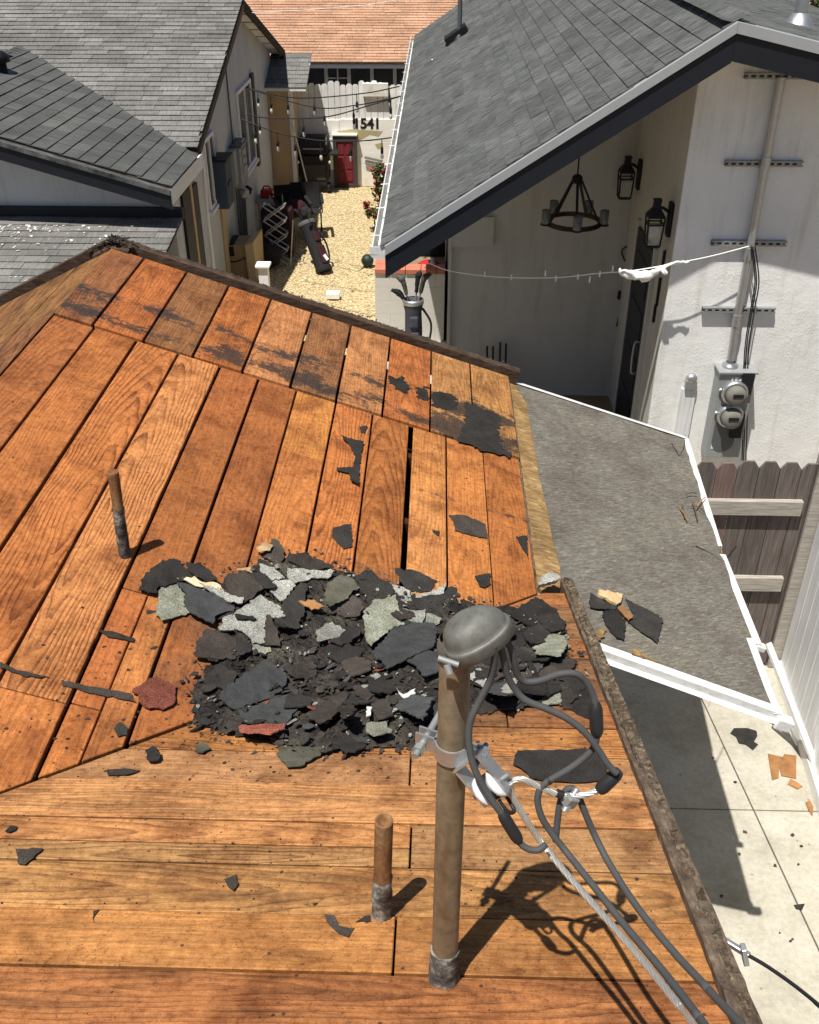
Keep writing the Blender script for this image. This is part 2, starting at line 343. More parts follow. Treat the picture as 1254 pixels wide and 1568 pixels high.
m.col(m.mul(m.ramp(a, [(.3, (.05, .038, .028)), (.52, (.125, .092, .065)), (.72, (.22, .175, .13))]), m.ramp(b, [(.32, .5), (.62, 1.2)]))); m.bump(m.ma('ADD', a, b), .8, .008)
m = NT('old_crust', .95, .1); p = m.pos(); a = m.noise(p, 48, 5, .72); b = m.noise(p, 9, 4, .6)
m.col(m.mul(m.ramp(a, [(.32, (.035, .027, .02)), (.5, (.12, .09, .062)), (.64, (.23, .19, .13)), (.75, (.34, .30, .22))]), m.ramp(b, [(.3, .6), (.65, 1.2)]))); m.bump(a, 1.0, .012)
m = NT('fascia_brown', .9, .15); p = m.pos(); a = m.noise(m.sc(p, (9, 60, 60)), 1, 5, .7); b = m.noise(p, 10, 4, .6)
m.col(m.mul(m.ramp(a, [(.3, (.032, .022, .016)), (.55, (.07, .047, .033)), (.75, (.12, .088, .063))]), m.ramp(b, [(.3, .6), (.65, 1.15)]))); m.bump(m.ma('ADD', a, b), .7, .006)
m = NT('attic_shade', .95, .1); m.col(m.ramp(m.noise(m.pos(), 12, 3), [(.3, (.03, .013, .008)), (.7, (.065, .028, .015))]))  # dark brown that stands in for the shade inside the attic
m = NT('concrete', .9, .2); p = m.pos(); a = m.noise(p, 2.2, 6, .65); b = m.noise(p, 30, 5, .7); c_ = m.noise(p, 160, 2)
cc = m.mul(m.ramp(a, [(.3, (.31, .29, .235)), (.5, (.41, .39, .325)), (.7, (.48, .465, .405))]), m.ramp(b, [(.3, .84), (.6, 1.05)])); cc = m.mul(cc, m.ramp(c_, [(.3, .9), (.7, 1.06)]))
sp = m.ma('MULTIPLY', m.ma('LESS_THAN', m.vor(p, 9), .07), m.ma('GREATER_THAN', m.noise(p, 3, 2), .5)); cc = m.mix(m.ma('MULTIPLY', sp, .6), cc, (.12, .10, .08))
ck = m.ma('MULTIPLY', m.ma('LESS_THAN', m.n('TexVoronoi', {'Vector': m.vm('ADD', p, m.vm('SCALE', m.n('TexNoise', {'Vector': p, 'Scale': 2.0, 'Detail': 4.0}).outputs['Color'])), 'Scale': .45}, feature='DISTANCE_TO_EDGE').outputs[0], .003), .35)
st2 = m.step(m.noise(m.vm('ADD', p, (4.0, 1.0, 0.0)), 3.1, 6, .7), .55, .75); cc = m.mix(m.ma('MULTIPLY', st2, .45), cc, (.24, .215, .165)); m.col(m.mix(ck, cc, (.2, .18, .15))); m.bump(m.ma('ADD', b, c_), .25, .004)
plain('dirt', (.22, .17, .11), .95, 0, .35, 3, .4, .02)
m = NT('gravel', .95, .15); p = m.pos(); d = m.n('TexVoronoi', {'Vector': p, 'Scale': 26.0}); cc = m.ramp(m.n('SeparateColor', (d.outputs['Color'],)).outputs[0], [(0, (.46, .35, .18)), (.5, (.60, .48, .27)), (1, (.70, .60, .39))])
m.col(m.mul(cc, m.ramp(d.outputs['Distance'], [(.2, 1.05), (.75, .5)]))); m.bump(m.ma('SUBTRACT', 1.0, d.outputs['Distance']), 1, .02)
m = NT('pebble', .9, .2); r = m.rnd(); m.col(m.mul(m.ramp(r, [(0, (.50, .38, .20)), (.5, (.64, .51, .29)), (.85, (.72, .61, .40)), (1, (.78, .71, .54))]), m.ramp(m.noise(m.pos(), 60, 3), [(.3, .85), (.7, 1.1)])))
m = NT('fence_wood', .9, .15); p = m.pos(); a = m.noise(m.sc(p, (70, 70, 4)), 1, 5, .65); r = m.rnd()
m.col(m.mul(m.ramp(r, [(0, (.11, .095, .085)), (.5, (.155, .13, .118)), (.8, (.19, .12, .105)), (1, (.25, .24, .225))]), m.ramp(a, [(.3, .6), (.6, 1.1), (.75, 1.5)]))); m.bump(a, .4, .003)
m = NT('rail_wood', .9, .15); p = m.pos(); a = m.noise(m.sc(p, (5, 60, 60)), 1, 5, .65)
m.col(m.ramp(a, [(.3, (.24, .21, .18)), (.55, (.38, .35, .31)), (.75, (.50, .47, .43))])); m.bump(a, .4, .003)
m = NT('white_planks', .85, .2); p = m.pos(); a = m.noise(m.sc(p, (18, 18, 1.6)), 1, 5, .7); b = m.noise(p, 3.4, 4, .6); r = m.rnd()
cc = m.mul(m.ramp(a, [(.26, (.30, .29, .26)), (.38, (.78, .78, .75)), (.7, (.88, .88, .86))]), m.ramp(r, [(0, .9), (1, 1.04)])); m.col(m.mul(cc, m.ramp(b, [(.3, .86), (.6, 1.02)]))); m.bump(a, .3, .004)
m = NT('white_board', .85, .2); p = m.pos(); b = m.noise(m.vm('ADD', p, (3.2, 0, 0)), 2.3, 5, .65); a = m.noise(m.sc(p, (1.5, 14, 14)), 1, 4, .6)
m.col(m.mul(m.ramp(b, [(.27, (.60, .55, .40)), (.4, (.80, .78, .71)), (.6, (.87, .86, .83))]), m.ramp(a, [(.3, .92), (.7, 1.03)])))
plain('olive_stain', (.42, .37, .20), .9, 0, .3, 14, 0)
plain('cardboard', (.34, .235, .135), .9, 0, .12, 12, .1); plain('cardboard_light', (.52, .40, .23), .9, 0, .1, 12, .1)
plain('print_black', (.012, .012, .013), .6, 0, .1, 10, 0); plain('print_white', (.72, .72, .72), .6, 0, .05, 10, 0)
plain('maroon', (.035, .008, .012), .85, 0, .3, 20, .2); plain('black_cloth', (.014, .013, .015), .85, 0, .35, 20, .3); plain('grey_cloth', (.09, .085, .09), .85, 0, .3, 20, .2)
plain('bag_blue', (.05, .052, .07), .75, 0, .3, 20, .2)
plain('red_paint', (.17, .022, .030), .6, 0, .2, 8, .1); plain('red_plastic', (.42, .02, .012), .4, 0, .15, 9, .05); plain('red_cloth', (.38, .015, .02), .85, 0, .3, 12, .2)
plain('dark_frame', (.055, .05, .045), .7, 0, .3, 12, .2); plain('black_metal', (.012, .012, .013), .5, .3, .25, 25, .1); plain('grill_black', (.025, .023, .021), .55, .2, .4, 9, .2)
plain('bronze', (.03, .02, .012), .45, .5, .3, 25, .1)
plain('panel_grey', (.27, .285, .285), .5, .1, .12, 10, .05); plain('panel_dark', (.10, .11, .115), .5, .1, .15, 10, .05); plain('meter_face', (.16, .155, .135), .75, 0, .1, 20, 0)
plain('brick_red', (.50, .17, .11), .9, 0, .25, 14, .3); plain('block_white', (.62, .60, .55), .9, 0, .1, 9, .3, .004)
plain('green_ball', (.018, .035, .025), .5, 0, .2, 9, .1); plain('tarp_blue', (.055, .075, .105), .7, 0, .2, 9, .1)
plain('thatch', (.46, .37, .22), .95, 0, .3, 30, .5, .01)
m = NT('leaf', .6, .3); r = m.rnd(); m.col(m.ramp(r, [(0, (.02, .05, .014)), (1, (.075, .13, .035))]))
m = NT('flower', .6, .3); r = m.rnd(); m.col(m.ramp(r, [(0, (.30, .008, .03)), (1, (.55, .02, .06))]))
plain('bark', (.10, .075, .05), .95, 0, .3, 20, .5, .01)
m = NT('glass', .08, .5); m.col(m.ramp(m.noise(m.pos(), 1.5, 3), [(.3, (.018, .022, .026)), (.7, (.045, .05, .055))]))
m = NT('clear_glass', .05, .5); m.b.inputs['Transmission Weight'].default_value = .9; m.b.inputs['Base Color'].default_value = (.9, .92, .92, 1)
m = NT('bulb_glass', .1, .5); m.col(m.ramp(m.noise(m.pos(), 3, 1), [(0, (.62, .6, .55)), (1, (.75, .72, .66))]))
plain('twine_white', (.80, .80, .79), .8, 0, .05, 20, .1)

# ================================================================== THE SETTING: ground
mb = MB(); mb.add([(-120, -60, -.03), (120, -60, -.03), (120, 200, -.03), (-120, 200, -.03)], [(0, 1, 2, 3)])
struct(mb.build('ground', 'dirt'))
# concrete walk on the right, cast in slabs with open joints
walk = struct(part('concrete_path', (1.5, 4, 0), None))
jt = lambda y: 2.316 + (y-3.492)*(2.089-2.316)/(5.637-3.492)
ys = [-4, -1.2, 1.0, 2.75, 4.52, 6.3, 8.1]
for i in range(len(ys)-1):
    a, b = ys[i]+.005, ys[i+1]-.005
    for (xa, xb) in ((lambda y: .2, lambda y: jt(y)-.006), (lambda y: jt(y)+.006, lambda y: 3.05)):
        MB().prism([(xa(a), a, .0), (xb(a), a, .0), (xb(b), b, .0), (xa(b), b, .0)], (0, 0, -.05)).build('slab', 'concrete', walk)
# gravel yard
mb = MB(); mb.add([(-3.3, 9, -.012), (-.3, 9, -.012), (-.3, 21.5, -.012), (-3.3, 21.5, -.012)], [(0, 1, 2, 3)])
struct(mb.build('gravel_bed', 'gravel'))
mb = MB(); rg = random.Random(3)
ico = [V(p) for p in [(0,0,1),(.89,0,.45),(.28,.85,.45),(-.72,.53,.45),(-.72,-.53,.45),(.28,-.85,.45),(.72,.53,-.3),(-.28,.85,-.3),(-.89,0,-.3),(-.28,-.85,-.3),(.72,-.53,-.3)]]
icf = [(0,1,2),(0,2,3),(0,3,4),(0,4,5),(0,5,1),(1,6,2),(2,6,7),(2,7,3),(3,7,8),(3,8,4),(4,8,9),(4,9,5),(5,9,10),(5,10,1),(1,10,6)]
for i in range(17000):
    x = rg.uniform(-3.1, -.35); y = rg.uniform(11.2, 20.4); r = rg.uniform(.006, .017)
    an = rg.random()*6.28; ca, sa = cos(an), sin(an); sx, sy, sz = r*rg.uniform(.8, 1.4), r*rg.uniform(.6, 1.1), r*rg.uniform(.45, .8)
    vs = [(x+(q.x*sx)*ca-(q.y*sy)*sa, y+q.x*sx*sa+q.y*sy*ca, -.008+q.z*sz) for q in ico]
    mb.add(vs, icf, False, rg.random())
o = mb.build('pebbles', 'pebble'); stuff(o); tag(o, 'loose yellow pebbles covering the narrow yard', 'gravel')

# ================================================================== OUR HOUSE, roof stripped to the boards
house = thing('stripped_house', (-1.2, 2.5, 0), 'house with its roof stripped to bare orange sheathing boards', 'house')
mb = MB(); mb.b2((-4.6, .9, 0), (.15, 5.35, 2.42)); mb.build('wall', 'stucco_white', house)
mb = MB(); mb.b2((-4.6, -3.2, 0), (.3, 2.95, 2.42)); mb.add([(.3, -3.2, 2.42), (.3, 2.95, 2.42), (.3, .11, 3.60)], [(0, 1, 2)]); mb.build('wall', 'stucco_white', house)
WR_ = [.11, .285, .46, .635, .81, .985, 1.16, 1.333, 1.506, 1.682, 1.865, 2.034, 2.21, 2.385, 2.56, 2.735, 2.91, 3.085, 3.26, 3.43]
main = part('main_roof', (-.7, 4, 2.9), house); wing = part('wing_roof', (-.5, 1.5, 3.2), house)
def board(parent, poly, zf, mat, tint, grain=.5, stain=0.0, grey=.3, dz=0.0, th=.022):
    top = [V((x, y, zf(x, y)+dz)) for x, y in poly]
    o = MB().prism(top, (0, 0, -th)).build('board', mat, parent)
    md = o.modifiers.new('b', 'BEVEL'); md.width = .0022; md.segments = 1
    o['tint'] = tint; o['grain'] = grain; o['stain'] = stain; o['grey'] = grey
    return o
RUST = (.315, .108, .031); ORNG = (.46, .170, .046); HONEY = (.51, .212, .064); MID = (.39, .132, .036); BRN = (.27, .112, .042); TANW = (.42, .192, .066)
rb = random.Random(11)
def jit(c, k=.1): s_ = 1+rb.uniform(-k, k); return tuple(x*s_*(1+rb.uniform(-.05, .05)) for x in c)
zM = lambda x, y: zm(x); zW = lambda x, y: zw(y)
SEAM = 4.592
GX = [-1.905, -1.708, -1.505, -1.30, -1.096, -.903, -.709, -.508, -.316, -.114, .071, .268, .462]
sp = {2: 4.03, 3: 4.02, 4: 4.0, 5: 3.985, 6: 3.975, 9: 3.93}
cols = [RUST, MID, ORNG, HONEY, RUST, RUST, ORNG, ORNG, MID, HONEY, ORNG, MID]
gra = [.55, .45, .95, 1.0, .22, .25, .45, .8, .75, .5, .35, .45]
for i in range(12):
    a, b = GX[i], GX[i+1]; g = .0035 if i > 8 else (.0062 if i < 6 else .0048)
    ga, gb = g, g
    if i == 8: gb = .013
    if i == 9: ga = .012
    if i == 11: gb = -.004
    x0, x1 = a+ga+rb.uniform(-.0015, .0015), b-gb+rb.uniform(-.0015, .0015)
    lo0, lo1 = x0+VAL+.012, x1+VAL+.012
    cuts = [None]
    seg = []
    if i in sp: seg = [('lo', sp[i]-.0012), (sp[i]+.0012, SEAM-.004)]
    elif i == 1 or i == 2 or i == 3: seg = [('lo', SEAM-.004)]
    else: seg = [('lo', SEAM-.004)]
    if i in (2, 3): seg = [('lo', 2.148), (2.152, SEAM-.004)]
    if i == 4: seg = [('lo', sp[i]-.0012), (sp[i]+.0012, SEAM-.004)]
    for (s0, s1) in seg:
        if s0 == 'lo':
            poly = [(x0, lo0), (x1, lo1), (x1, s1), (x0, s1)]
        else: poly = [(x0, s0), (x1, s0), (x1, s1), (x0, s1)]
        if s0 == 'lo' and i in (2, 3): c, g_ = jit(BRN if i == 2 else ORNG), .4
        else: c, g_ = jit(cols[i], .05), gra[i]
        if i == 4 and s0 == 'lo':      # a narrow filler strip and a wider board lie below the end of this one
            board(main, [(x0, 2.735), (x1, 2.735), (x1, s1), (x0, s1)], zM, 'wood_y', c, g_, 0, .15, rb.uniform(-.001, .001))
            board(main, [(x0, 2.16), (-1.005, 2.16), (-1.005, 2.729), (x0, 2.729)], zM, 'wood_y', jit(MID), .3, 0, .3)
            board(main, [(-.999, lo1-.09), (x1, lo1), (x1, 2.729), (-.999, 2.729)], zM, 'wood_y', jit(ORNG), .3, 0, .5)
            board(main, [(x0, lo0), (-1.005, lo0+.08), (-1.005, 2.154), (x0, 2.154)], zM, 'wood_y', jit(ORNG), .3, 0, .5)
            continue
        board(main, poly, zM, 'wood_y', c, g_, .8, .12 if i < 9 else .28, rb.uniform(-.0015, .0015))
UX = [-1.905, -1.716, -1.472, -1.230, -.984, -.741, -.507, -.266, -.015, .225, .462]
for i in range(10):
    a, b = UX[i]+.006, UX[i+1]-(.007 if i < 9 else -.004)
    if i > 6: a -= .002; b += .002
    board(main, [(a, SEAM+.003+rb.uniform(0, .004)), (b, SEAM+.003+rb.uniform(0, .004)), (b, 5.615), (a, 5.615)], zM, 'wood_y', jit([BRN, MID, BRN, MID, TANW, BRN, TANW, MID, TANW, TANW][i], .06), .5, [.95, .85, .75, .9, .9, .85, .8, .75, 1.1, 1.25][i], .55, .011+rb.uniform(-.001, .001), .024)
TL = .488; zL = lambda x, y: 3.463+(x+1.905)*TL
for i in range(9):
    b = -1.911-i*.215; a = b-.209
    for (s0, s1) in ((1.2, SEAM-.35*(i % 2)), (SEAM-.35*(i % 2)+.003, 5.615)):
        board(main, [(a, s0), (b, s0), (b, s1), (a, s1)], zL, 'wood_y', jit(tuple(.6*q for q in TANW) if s1 > 5 else BRN, .1), .8, 0.0, 1.0, rb.uniform(-.0015, .0015))
# rafters and a sheet, both coloured dark as attic shade seen through the gaps
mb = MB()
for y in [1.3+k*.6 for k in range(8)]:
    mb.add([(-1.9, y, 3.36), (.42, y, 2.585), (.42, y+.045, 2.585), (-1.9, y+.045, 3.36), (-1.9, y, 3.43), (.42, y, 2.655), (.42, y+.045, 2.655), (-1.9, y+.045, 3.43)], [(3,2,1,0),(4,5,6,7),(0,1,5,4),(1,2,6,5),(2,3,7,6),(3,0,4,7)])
mb.build('rafter', 'attic_shade', main)
mb = MB(); mb.add([(-1.9, 1.0, 3.32), (.40, 1.0, 2.5), (.40, 5.55, 2.5), (-1.9, 5.55, 3.32), (-4.2, 1.0, 2.25), (-4.2, 5.55, 2.25)], [(0, 1, 2, 3), (4, 0, 3, 5)]); mb.build('attic_shade_sheet', 'attic_shade', main)
mb = MB(); rn = random.Random(14)
for y in [1.32+k*.6 for k in range(8)]:
    for xa, xb in zip(GX[:-1], GX[1:]):
        for f in (.18, .82):
            x = xa+(xb-xa)*f+rn.gauss(0, .006); yy = y+rn.gauss(0, .008)
            if yy > x+VAL+.03 and yy < 5.55 and rn.random() < .8: z = zm(x)+(.0125 if yy > SEAM else .0012); mb.lathe((x, yy, z), MN, [(0, .0006), (.0034, .0004), (.0038, -.003)], 7, False)
stuff(mb.build('nail_heads', 'rust_pipe', main))
mb = MB()
for x in [-1.5+k*.41 for k in range(6)]:
    for ya, yb in zip(WR_[:-1], WR_[1:]):
        for f in (.2, .8):
            y = ya+(yb-ya)*f+rn.gauss(0, .005); xx = x+rn.gauss(0, .008)
            if y < xx+VAL-.03 and xx < .56 and rn.random() < .8: mb.lathe((xx, y, zw(y)+.0022), WN, [(0, .0006), (.0034, .0004), (.0038, -.003)], 7, False)
stuff(mb.build('nail_heads', 'rust_pipe', wing))
# wing boards, running across
WR = [.11, .285, .46, .635, .81, .985, 1.16, 1.333, 1.506, 1.682, 1.865, 2.034, 2.21, 2.385, 2.56, 2.735, 2.91, 3.085, 3.26, 3.43]
wc = [TANW, HONEY, TANW, ORNG, TANW, MID, ORNG, HONEY, TANW, HONEY, TANW, ORNG, MID, BRN, BRN, MID, BRN, BRN, MID]
butt = {6: -.065, 8: -.04, 10: -.05, 4: .2, 12: .25, 14: .1, 2: -.3}
for i in range(len(WR)-1):
    y0, y1 = WR[i]+.0028, WR[i+1]-.0028
    v0, v1 = y0-VAL+.008, y1-VAL+.008
    xs = [None, butt[i], .592] if i in butt else [None, .592]
    for k in range(len(xs)-1):
        a, b = xs[k], xs[k+1]
        x0 = (v0, v1) if a is None else (a+.0025, a+.0025); x1 = b-.0025 if b < .59 else b
        c = jit(wc[i], .1)
        c = (c[0]*.95, c[1]*1.10, c[2]*1.28)
        if i == 8 and a is None:
            board(wing, [(x0[0], y0), (x1, y0), (x1, 1.580), (x0[0]+.07, 1.583)], zW, 'wood_x', c, .85, 0, .3)
            board(wing, [(x0[0]+.08, 1.587), (x1, 1.584), (x1, y1), (x0[1], y1)], zW, 'wood_x', tuple(q*k for q, k in zip(jit(HONEY), (.95, 1.10, 1.28))), .7, 0, .4, .001)
            continue
        board(wing, [(x0[0], y0), (x1, y0), (x1, y1), (x0[1], y1)], zW, 'wood_x', c, [.35, .6, .3, .75][i % 4], 0.0, .8 if i in (9, 7, 5, 12, 13, 14) else .5, rb.uniform(-.0015, .0015)+(.003 if i % 3 == 0 else 0))
mb = MB(); mb.add([(-3, .11, 3.70), (.55, .11, 3.70), (.55, 3.4, 2.60), (-1.0, 1.9, 3.08), (-3, .2, 3.70)], [(0, 1, 2, 3, 4)]); mb.build('attic_shade_sheet', 'attic_shade', wing)  # dark sheet under the wing boards, attic shade put in as colour
mb = MB()
for k in range(17):
    y1 = .105-k*.19; y0 = y1-.185; zz = lambda y: 3.775+T*(y-.11)
    mb.hexa([(-4.8, y0, zz(y0)-.02), (.59, y0, zz(y0)-.02), (.59, y1, zz(y1)-.02), (-4.8, y1, zz(y1)-.02), (-4.8, y0, zz(y0)), (.59, y0, zz(y0)), (.59, y1, zz(y1)), (-4.8, y1, zz(y1))])
o = mb.build('near_slope', 'wood_x', wing); o['tint'] = TANW; o['grain'] = .4; o['stain'] = 0.0; o['grey'] = .4
# ---- edge boards: a rough, crusted top skin is real relief, not paint
def rough_bar(a, b, wdt, hgt, nrm, name, mat, parent, n=60, amp=.006, seed=0, k=4, taper=None):
    a, b = V(a), V(b); Y = (b-a).normalized(); Z = V(nrm).normalized(); X = Y.cross(Z).normalized(); Z = X.cross(Y)
    L = (b-a).length; vs = []; fs = []; ring = []
    prof = [(-.5, 0)]+[(-.5, .55)]+[(-.5+j/k, 1) for j in range(k+1)]+[(.5, .55), (.5, 0)]
    m_ = len(prof)
    for i in range(n+1):
        t = i/n; c = a+(b-a)*t
        for (u, h) in prof:
            p = c+X*u*wdt+Z*h*hgt
            q = mnoise.noise_vector(p*38+V((seed*7.1, 0, 0)))+.6*mnoise.noise_vector(p*90)
            am = amp*(1 if h > .9 else .45)
            vs.append(p+X*q.x*am*.8+Z*q.z*am*1.4+Y*q.y*am*.6)
    for i in range(n):
        for j in range(m_):
            j2 = (j+1) % m_; fs.append((i*m_+j, i*m_+j2, (i+1)*m_+j2, (i+1)*m_+j))
    fs.append(tuple(range(m_-1, -1, -1))); fs.append(tuple(n*m_+j for j in range(m_)))
    mb = MB().add(vs, fs); return mb.build(name, mat, parent)
wr0 = V((.612, 3.50, zw(3.50)-.01)); wr1 = V((.612, -.2, zw(-.2)-.03))
rough_bar((.612, 3.52, zw(3.52)-.115), (.612, .11, zw(.11)-.115), .052, .115+.018, WN, 'rake_board', 'old_board', house, 120, .003, 1)
rough_bar((.616, 3.54, zw(3.54)+.016), (.616, 1.95, zw(1.95)+.016), .036, .016, WN, 'crusted_edge_strip', 'old_crust', house, 260, .008, 2, 6)
rough_bar((.622, 1.96, zw(1.96)+.016), (.622, .11, zw(.11)+.016), .020, .010, WN, 'crusted_edge_strip', 'old_crust', house, 240, .005, 7, 4)
rough_bar((-1.905, 5.665, zm(-1.905)-.09), (.50, 5.665, zm(.50)-.09), .062, .135, MN, 'rake_board', 'fascia_brown', house, 120, .002, 3)
rough_bar((-1.905, 5.70, zm(-1.905)+.03), (.52, 5.70, zm(.52)+.03), .028, .016, MN, 'crusted_edge_strip', 'rubble', house, 320, .006, 4, 4)
rough_bar((-4.0, 5.665, zL(-4.0, 0)-.09), (-1.905, 5.665, zL(-1.905, 0)-.09), .062, .13, (-TL, 0, 1), 'rake_board', 'fascia_brown', house, 80, .004, 5)
rough_bar((.458, 5.66, zm(.462)-.115), (.458, 3.44, zm(.462)-.115), .04, .09, (0, 0, 1), 'eave_board', 'old_board', house, 60, .003, 6)
MB().prism([(-2.02, 5.60, zL(-2.02, 0)+.012), (-1.905, 5.60, 3.476), (-1.80, 5.60, zm(-1.80)+.024), (-1.80, 5.705, zm(-1.80)+.045), (-1.905, 5.705, 3.50), (-2.02, 5.705, zL(-2.02, 0)+.04)], (0, 0, -.12)).build('ridge_block', 'fascia_brown', house)
# crust of broken shingle ends, twigs and grit left along the far rake
mb = MB(); rg = random.Random(5)
def chip(mb, c, r, nrm, th=.004, tilt=.4, rnd=None, n=None, rg=rg):
    nrm = V(nrm).normalized(); nrm = (nrm+V((rg.gauss(0, tilt), rg.gauss(0, tilt), rg.gauss(0, tilt*.3)))).normalized()
    X = nrm.orthogonal().normalized(); Y = nrm.cross(X); n = n or rg.randint(4, 7); a0 = rg.random()*6.28; el = rg.uniform(.45, 1)
    pts = []
    for k in range(n):
        an = a0+2*pi*k/n+rg.uniform(-.3, .3); rr = r*rg.uniform(.6, 1.15)
        pts.append(V(c)+X*cos(an)*rr+Y*sin(an)*rr*el)
    mb.prism(pts, -nrm*th, rg.random() if rnd is None else rnd)
for i in range(330):
    t = rg.random()**1.25; x = -1.93+t*2.45; y = 5.69+rg.gauss(0, .02)
    chip(mb, (x, y, zm(x)+.046+rg.uniform(0, .005)), rg.uniform(.003, .012), MN, .003, .5)
for i in range(60):
    x = rg.gauss(-1.86, .08); y = 5.66+rg.gauss(0, .03); z = (zm(x) if x > -1.905 else zL(x, 0))+.045+abs(rg.gauss(0, .008))
    chip(mb, (x, y, z), rg.uniform(.008, .03), MN, .003, .7)
for i in range(10):
    x = rg.gauss(-1.86, .12); y = 5.67; z = (zm(x) if x > -1.905 else zL(x, 0))+.055; a = V((x, y, z)); an = rg.uniform(-.5, .5)
    mb.tube([a, a+V((cos(an)*.09, sin(an)*.05, rg.uniform(-.02, .03)))], .002, 4)
o = stuff(mb.build('rake_crumbs', 'felt_brown')); tag(o, 'dark crumbs of old roofing along the far rake edge of the boarded roof', 'debris')

# ---- patio roof tucked in the corner of the two wings
patio = part('patio_roof', (1.0, 4.4, 2.4), house)
zP = lambda x, y: 2.612 - tan(radians(18.6))*(x-.5)
PC = [V((.475, 5.655, 0)), V((.475, 3.55, 0)), V((.655, 3.21, 0)), V((1.495, 3.10, 0)), V((1.642, 5.645, 0))]
PC = [V((p.x, p.y, zP(p.x, p.y))) for p in PC]
MB().prism(PC, (0, 0, -.03)).build('deck', 'osb', patio)
rg = random.Random(21); edge = []
for k in range(15):                       # ragged left border of the felt, leaving the yellow deck bare along the eave
    t = k/14; y = 5.30-t*1.55; edge.append((.572+.012*mnoise.noise(V((y*7, 0, 3)))+.03*t*t, y))
top = [(1.634, 5.637), (.52, 5.637), (.575, 5.40)] + edge + [(.60, 3.60), (.63, 3.36), (.665, 3.222), (1.488, 3.112), (1.54, 3.95), (1.556, 4.25), (1.535, 4.3), (1.563, 4.36), (1.60, 5.0)]
bm = bmesh.new(); vs_ = [bm.verts.new((x, y, 0)) for x, y in top]; f_ = bm.faces.new(vs_)
bmesh.ops.triangulate(bm, faces=bm.faces[:])
for _ in range(4): bmesh.ops.subdivide_edges(bm, edges=[e for e in bm.edges if e.calc_length() > .09], cuts=1, use_grid_fill=False); bmesh.ops.triangulate(bm, faces=bm.faces[:])
mb = MB(); bm.verts.ensure_lookup_table(); bm.verts.index_update()
vs = []
for q in bm.verts:
    x, y = q.co.x, q.co.y; h = .006+.006*(mnoise.noise(V((x*4, y*3, 0)))+.5*mnoise.noise(V((x*11, y*9, 2))))
    vs.append((x, y, zP(x, y)+max(.003, h)))
mb.add(vs, [[v.index for v in f.verts] for f in bm.faces], True); bm.free()
o = mb.build('felt', 'patio_felt', patio)
if o.data.polygons[0].normal.z < 0: o.data.flip_normals()
def drip(a, b, out, wt, hd, name='drip_edge', lip=True):
    a, b, out = V(a), V(b), V(out).normalized(); L = (b-a).normalized(); n = MN if abs(L.x) < 2 else V((0, 0, 1))
    mb = MB(); up = V((T, 0, 1)).normalized()
    q = [a-out*wt*.75+up*.012, b-out*wt*.75+up*.012, b+out*wt*.25+up*.010, a+out*wt*.25+up*.010]
    mb.prism(q if (q[1]-q[0]).cross(q[2]-q[1]).z > 0 else q[::-1], (0, 0, -.002))
    dn = V((0, 0, -hd)); e0, e1 = a+out*wt*.25+up*.010, b+out*wt*.25+up*.010
    for (p0, p1, d_, o_) in ((e0, e1, dn, out*.0025),):
        mb.hexa([p0+d_, p1+d_, p1+d_+o_, p0+d_+o_, p0, p1, p1+o_, p0+o_])
    if lip:
        p0, p1 = e0+dn, e1+dn; o2 = out*.02
        mb.hexa([p0+V((0, 0, -.012))+o2, p1+V((0, 0, -.012))+o2, p1+V((0, 0, -.012))+o2*1.15, p0+V((0, 0, -.012))+o2*1.15, p0, p1, p1+out*.003, p0+out*.003])
    return mb.build(name, 'white_metal', patio)
drip(PC[2]+V((-.03, .004, .008)), PC[3]+V((.02, 0, 0)), (-.1, -1, 0), .040, .036)
drip(PC[4]+V((.004, 0, 0)), (1.558, 4.38, zP(1.558, 0)), (1, .03, 0), .034, .03, lip=False)
drip((1.556, 4.30, zP(1.556, 0)), (1.545, 3.56, zP(1.545, 0)+.006), (1, .03, 0), .034, .03, lip=False)
drip((1.515, 3.60, zP(1.515, 0)), PC[3]+V((.004, -.01, .002)), (1, .06, 0), .032, .05, lip=False)
drip(PC[4]+V((.005, .003, .002)), PC[0]+V((.0, .004, .002)), (0, 1, 0), .03, .03, lip=False)
mb = MB(); c = PC[3]+V((.03, -.015, -.035)); mb.box(c, (.075, .05, .055), (V((.94, 0, -.33)), V((0, 1, 0)), V((.33, 0, .94)))); mb.build('corner_piece', 'white_metal', patio, bevel=.004)
c = V((1.555, 3.57, zP(1.555, 0)-.006)); MB().box(c, (.05, .04, .03), (V((.94, 0, -.33)), V((0, 1, 0)), V((.33, 0, .94)))).build('corner_piece', 'white_metal', patio, bevel=.004)
for y in (3.35, 4.5, 5.5):
    MB().bar((.45, y, zP(.45, 0)-.085), (1.47, y, zP(1.47, 0)-.085), .045, .10).build('rafter', 'white_vinyl', patio)
for y in (4.75, 5.5): MB().b2((.90, y-.045, .0), (.99, y+.045, zP(.95, 0)-.05)).build('post', 'white_vinyl', patio)
# creases, tears and screw heads
for (pts, r) in (([(1065, 838), (1090, 850), (1108, 862), (1127, 838)], .004), ([(1050, 668), (1046, 690), (1040, 700), (1028, 680)], .003)):
    mb = MB(); mb.tube([onP(x, y, PC[4], MN)+V((0, 0, .006)) for x, y in pts], r, 5); mb.build('tear', 'felt', patio)
# ---- downspout / strip hanging under the near eave of the patio, seen in its shade

